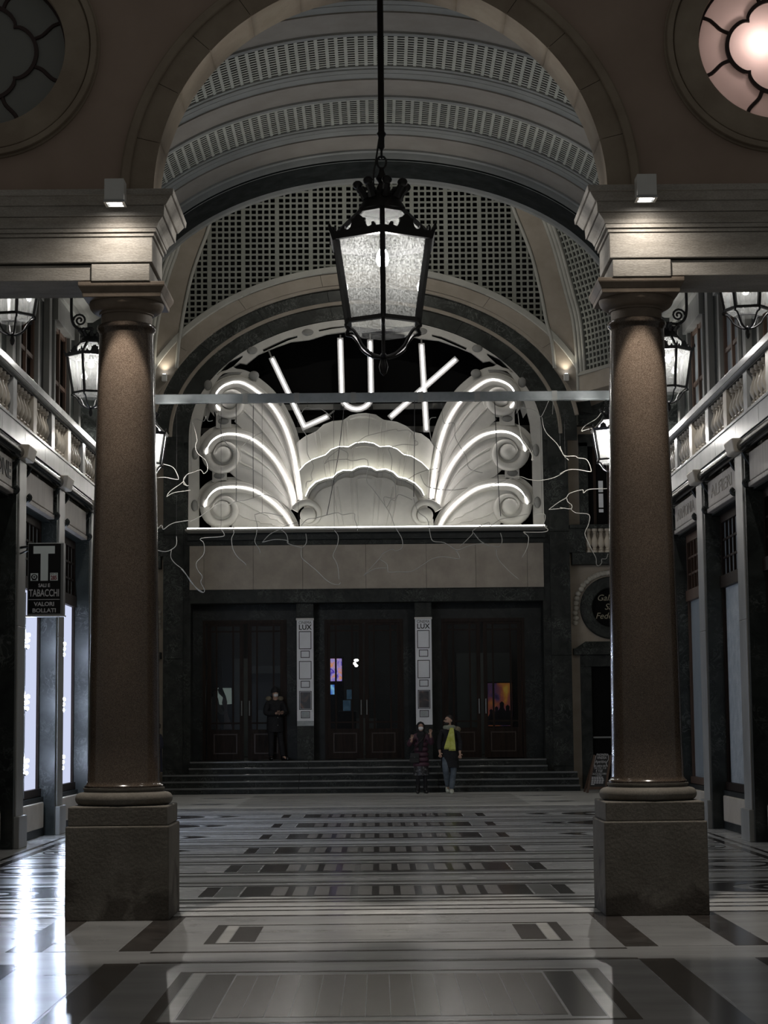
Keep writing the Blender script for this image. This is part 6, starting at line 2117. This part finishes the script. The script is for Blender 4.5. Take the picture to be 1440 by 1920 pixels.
def coat_chain(J, hem, body=1.0, arm=1.0):
    c = [('pelvis', (.155 * body, .125 * body), None), ('belly', (.15 * body, .125 * body), 0), ('chest', (.165 * body, .13 * body), 1), ('collar', (.12, .10), 2), (Vector(J['neck']) + Vector((0, .01, -.01)), (.085, .085), 3)]
    c += [('shl', .085 * arm, 3), ('ell_', .075 * arm, 5), (Vector(J['wrl']).lerp(Vector(J['ell_']), .08), .055 * arm, 6)]
    c += [('shr', .085 * arm, 3), ('elr', .075 * arm, 8), (Vector(J['wrr']).lerp(Vector(J['elr']), .08), .055 * arm, 9)]
    c += [(hem, (.17 * body, .135 * body), 0)]
    return c


def shoes(J, W, o, k, m, r=.052):
    for a, t_ in (('anl', 'tol'), ('anr', 'tor')):
        A, T = Vector(J[a]), Vector(J[t_])
        mb = MB().tube(spline([W(A + Vector((0, .06, -.045))), W(A + Vector((0, .01, -.035))), W(T + Vector((0, .05, .016))), W(T + Vector((0, -.03, .008)))], 3), [r * k * x for x in (.6, .85, 1.0, 1.0, 1.0, .95, .9, .85, .75, .5)], 10)
        zmin = min(W(A).z, W(T).z)
        base = W((0, 0, 0)).z
        mb.v = [(x, y, max(z, base + 0.002)) for x, y, z in mb.v]
        mb.build('shoe', m, o, smooth=60)


# woman in a plum quilted coat, walking, hands raised
pose = dict(ell_=(-.30, -.04, 1.16), wrl=(-.235, -.20, 1.27), elr=(.27, -.05, 1.18), wrr=(.225, -.20, 1.39), knl=(-.085, -.06, .50), anl=(-.085, -.01, .09), tol=(-.10, -.16, .03), knr=(.09, -.04, .49), anr=(.10, .04, .09), tor=(.12, -.11, .03))
o, J, W, garment, loft, blob = person((0.945, 44.45, 0), 1.63, 0.05, pose, 'woman in a plum quilted coat, white mask and dark headscarf, hands raised', (0.1, -0.2, 1), (0.0, -0.1, 1))
garment('coat', coat_chain(J, (0, 0, .72), 0.95, 0.95), 'coat_plum')
for i, z in enumerate((.70, .82, .94, 1.06, 1.18)):
    loft('coat_roll', [((0, 0, z - .055), .150 + .004 * (4 - i), .128), ((0, 0, z - .03), .172 + .006 * (4 - i), .150), ((0, 0, z), .178 + .006 * (4 - i), .155), ((0, 0, z + .03), .172 + .005 * (4 - i), .150), ((0, 0, z + .055), .150, .128)], 'coat_plum', 20)
loft('skirt', [((0, 0, .44), .185, .15), ((0, 0, .55), .18, .15), ((0, 0, .70), .165, .135)], 'plaid', 20, 0.035)
for s_ in ('l', 'r'):
    garment('stocking', [('hp' + s_, .085, None), ('kn' + s_, .062, 0), ('an' + s_, .045, 1)], 'coat_black')
    A = Vector(J['an' + s_])
    loft('boot_leg', [((A.x, A.y, .05), .052, .058), ((A.x, A.y, .14), .050, .055), ((A.x, A.y - .005, .22), .055, .058)], 'leather', 12)
shoes(J, W, o, 1.63 / 1.72, 'leather')
loft('headscarf', [((0, .02, 1.40), .13, .12), ((0, .02, 1.46), .10, .10), ((0, .025, 1.53), .098, .098), ((0, .03, 1.60), .104, .106), ((0, .03, 1.66), .098, .102), ((0, .02, 1.71), .065, .075), ((0, .02, 1.735), .01, .01)], 'coat_black')
blob('face', (0, -.045, 1.605), (.062, .062, .080), 'skin')
blob('mask', (0, -.072, 1.572), (.062, .050, .050), 'mask')
for x in (-.026, .026):
    blob('eye', (x, -.104, 1.632), (.012, .006, .007), 'hair')
blob('scarf_front', (0, -.07, 1.40), (.11, .07, .10), 'coat_black')
loft('scarf_tail', [((-.02, -.14, 1.02), .05, .02), ((-.01, -.15, 1.2), .06, .03), ((0, -.12, 1.38), .07, .04)], 'coat_black', 10)
# shoulder bag
bag = thing('shoulder_bag', W((-.17, -.17, .80)), 'dark shoulder bag hanging at the hip of the woman in plum', 'bag')
mb = MB()
pts = [(-.29, -.19, .74), (-.05, -.20, .74), (-.05, -.09, .74), (-.29, -.09, .74), (-.27, -.18, .97), (-.07, -.19, .97), (-.07, -.11, .97), (-.27, -.11, .97)]
mb.add([W(p) for p in pts], [(3, 2, 1, 0), (4, 5, 6, 7), (0, 1, 5, 4), (1, 2, 6, 5), (2, 3, 7, 6), (3, 0, 4, 7)])
mb.build('pouch', 'leather', bag, bevel=0.015)
mb = MB()
pts = [(-.285, -.205, .86), (-.055, -.215, .86), (-.055, -.205, .86), (-.285, -.195, .86), (-.275, -.20, .975), (-.065, -.21, .975), (-.07, -.12, .98), (-.27, -.11, .98)]
mb.add([W(p) for p in pts], [(3, 2, 1, 0), (4, 5, 6, 7), (0, 1, 5, 4), (1, 2, 6, 5), (2, 3, 7, 6), (3, 0, 4, 7)])
mb.build('flap', 'leather', bag, bevel=0.006)
MB().ball(W((-.17, -.21, .875)), 0.012, 6).build('clasp', 'steel', bag)
MB().tube(spline([W((-.25, -.15, .97)), W((-.12, -.19, 1.15)), W((.03, -.17, 1.32)), W((.12, -.05, 1.46)), W((.10, .07, 1.45))], 5), 0.011, 6).build('strap', 'leather', bag)

# man in a black coat with a yellow scarf, looking left, walking
pose = dict(chin=(-.03, -.02, 1.545), head=(-.02, -.015, 1.625), crown=(-.01, 0, 1.69), ell_=(-.235, .02, 1.13), wrl=(-.225, -.10, .93), elr=(.235, .02, 1.12), wrr=(.225, -.08, .91), knl=(-.10, -.12, .52), anl=(-.04, .16, .16), tol=(-.05, .06, .05), knr=(.075, -.03, .49), anr=(.03, -.02, .09), tor=(.03, -.17, .03))
o, J, W, garment, loft, blob = person((1.60, 44.3, 0), 1.76, 0.0, pose, 'bearded man in a black coat and yellow scarf walking, looking sideways')
garment('coat', coat_chain(J, (0, 0, .66), 1.0, 0.86), 'coat_black')
loft('coat_skirt', [((0, 0, .58), .205, .16), ((0, 0, .72), .20, .155), ((0, 0, .95), .185, .145), ((0, 0, 1.15), .18, .14)], 'coat_black', 20)
for s_ in ('l', 'r'):
    garment('trouser_leg', [('hp' + s_, .098, None), ('kn' + s_, .078, 0), (Vector(J['an' + s_]) + Vector((0, 0, -.01)), .066, 1)], 'denim')
shoes(J, W, o, 1.76 / 1.72, 'shoe_white', .055)
loft('hair', [((.012, .03, 1.585), .084, .088), ((.010, .035, 1.64), .094, .098), ((.008, .03, 1.70), .086, .092), ((.005, .02, 1.738), .045, .05), ((.005, .02, 1.748), .008, .008)], 'hair')
blob('face', (-.045, -.045, 1.622), (.062, .066, .085), 'skin')
blob('nose', (-.108, -.07, 1.615), (.022, .014, .018), 'skin')
blob('beard', (-.055, -.055, 1.555), (.058, .060, .040), 'hair')
blob('ear', (.045, -.078, 1.615), (.016, .016, .028), 'skin')
blob('glasses', (-.085, -.085, 1.642), (.035, .03, .010), 'hair')
for x in (-.10, -.055):
    blob('brow', (x, -.105, 1.658), (.014, .006, .004), 'hair')
loft('scarf_loop', [((0, -.01, 1.43), .135, .125), ((0, -.01, 1.465), .15, .14), ((-.005, -.01, 1.50), .135, .125), ((-.005, -.01, 1.52), .10, .10)], 'scarf_g', 18, 0.03)
for (nm, x0, x1, xm, z0, m_, dy) in (('scarf_end', -.13, .01, .04, 1.02, 'scarf_y', -.175), ('scarf_end', -.03, .13, .06, .985, 'scarf_y', -.165)):
    rows = []
    for q_ in range(9):
        f = q_ / 8
        z = 1.46 - (1.46 - z0) * f
        cx_ = xm + ((x0 + x1) / 2 - xm) * f
        hw = .030 + ((x1 - x0) / 2 - .030) * f
        dyy = dy - .012 * math.sin(f * 6)
        rows.append([W((cx_ - hw, dyy, z)), W((cx_, dyy - .02, z)), W((cx_ + hw, dyy, z)), W((cx_ + hw, dyy + .02, z)), W((cx_, dyy + .005, z)), W((cx_ - hw, dyy + .02, z))])
    sc_ = MB().sweep(rows).build(nm, m_, o, smooth=60)
    for q_ in range(6):
        f = (q_ + .5) / 6
        xx = x0 + (x1 - x0) * f
        MB().tube([W((xx, dy - .005, z0 + .01)), W((xx, dy - .01, z0 - .035))], 0.009, 5).build('fringe', m_, sc_)
blob('fur_hood', (.16, .03, 1.42), (.10, .10, .075), 'fur')
blob('hood', (.02, .11, 1.43), (.15, .09, .08), 'coat_black')

# man reading a phone on the landing
bx = U(516, 1400, 46.85)[0]
pose = dict(neck=(0, -.015, 1.47), chin=(0, -.055, 1.525), head=(0, -.04, 1.60), crown=(0, -.01, 1.665), ell_=(-.24, -.02, 1.12), wrl=(.0, -.25, 1.12), elr=(.24, -.02, 1.12), wrr=(.10, -.26, 1.12), knr=(.13, -.03, .50), anr=(.19, -.04, .09), tor=(.27, -.15, .03))
o, J, W, garment, loft, blob = person((bx, 46.82, 0.74), 1.74, 0.25, pose, 'man in a black fur-hooded parka and mask looking at his phone', (1, -.2, .15), (-.7, -.35, .2))
garment('parka', coat_chain(J, (0, 0, .74), 1.08, 1.1), 'coat_black')
loft('parka_skirt', [((0, 0, .68), .20, .16), ((0, 0, .85), .205, .165), ((0, 0, 1.1), .19, .155)], 'coat_black', 20)
for s_ in ('l', 'r'):
    garment('trouser_leg', [('hp' + s_, .095, None), ('kn' + s_, .075, 0), (Vector(J['an' + s_]) + Vector((0, 0, -.015)), .062, 1)], 'coat_black')
shoes(J, W, o, 1.74 / 1.72, 'leather')
loft('beanie', [((0, -.01, 1.615), .098, .108), ((0, -.01, 1.66), .10, .108), ((0, 0, 1.71), .08, .085), ((0, .01, 1.75), .03, .03), ((0, .01, 1.765), .008, .008)], 'coat_black')
blob('face', (0, -.068, 1.585), (.060, .060, .075), 'skin')
blob('mask', (0, -.098, 1.555), (.058, .045, .046), 'mask')
for x in (-.16, .13):
    blob('fur_trim', (x, -.02, 1.475), (.075, .085, .06), 'fur')
blob('hood', (0, .09, 1.46), (.16, .09, .09), 'coat_black')
for z in (.84, 1.02):
    blob('button', (.03, -.185, z), (.012, .008, .012), 'steel')
pc = W((.085, -.345, 1.145))
ph = MB().box(pc.x - 0.075, pc.x + 0.075, pc.y - 0.035, pc.y + 0.035, pc.z - 0.004, pc.z + 0.005)
ph.build('phone', 'ink', None, bevel=0.003, label='black phone held flat by the man in the parka', cat='phone')

# figure mostly hidden behind the left column, standing at the foot of the steps
bx = U(291, 1478, 44.6)[0]
o, J, W, garment, loft, blob = person((bx, 44.6, 0), 1.70, -0.9, dict(elr=(.26, .0, 1.14), wrr=(.20, -.18, 1.0)), 'person in dark clothes mostly hidden behind the left column')
garment('coat', coat_chain(J, (0, 0, .62), 1.05, 1.05), 'greyblue')
loft('coat_skirt', [((0, 0, .55), .20, .16), ((0, 0, .8), .195, .155), ((0, 0, 1.1), .185, .145)], 'greyblue', 20)
for s_ in ('l', 'r'):
    garment('trouser_leg', [('hp' + s_, .095, None), ('kn' + s_, .075, 0), (Vector(J['an' + s_]) + Vector((0, 0, -.015)), .062, 1)], 'coat_black')
shoes(J, W, o, 1.7 / 1.72, 'shoe_white')
loft('hair', [((0, .03, 1.56), .088, .092), ((0, .03, 1.64), .098, .102), ((0, .02, 1.70), .07, .075), ((0, .02, 1.735), .01, .01)], 'hair')
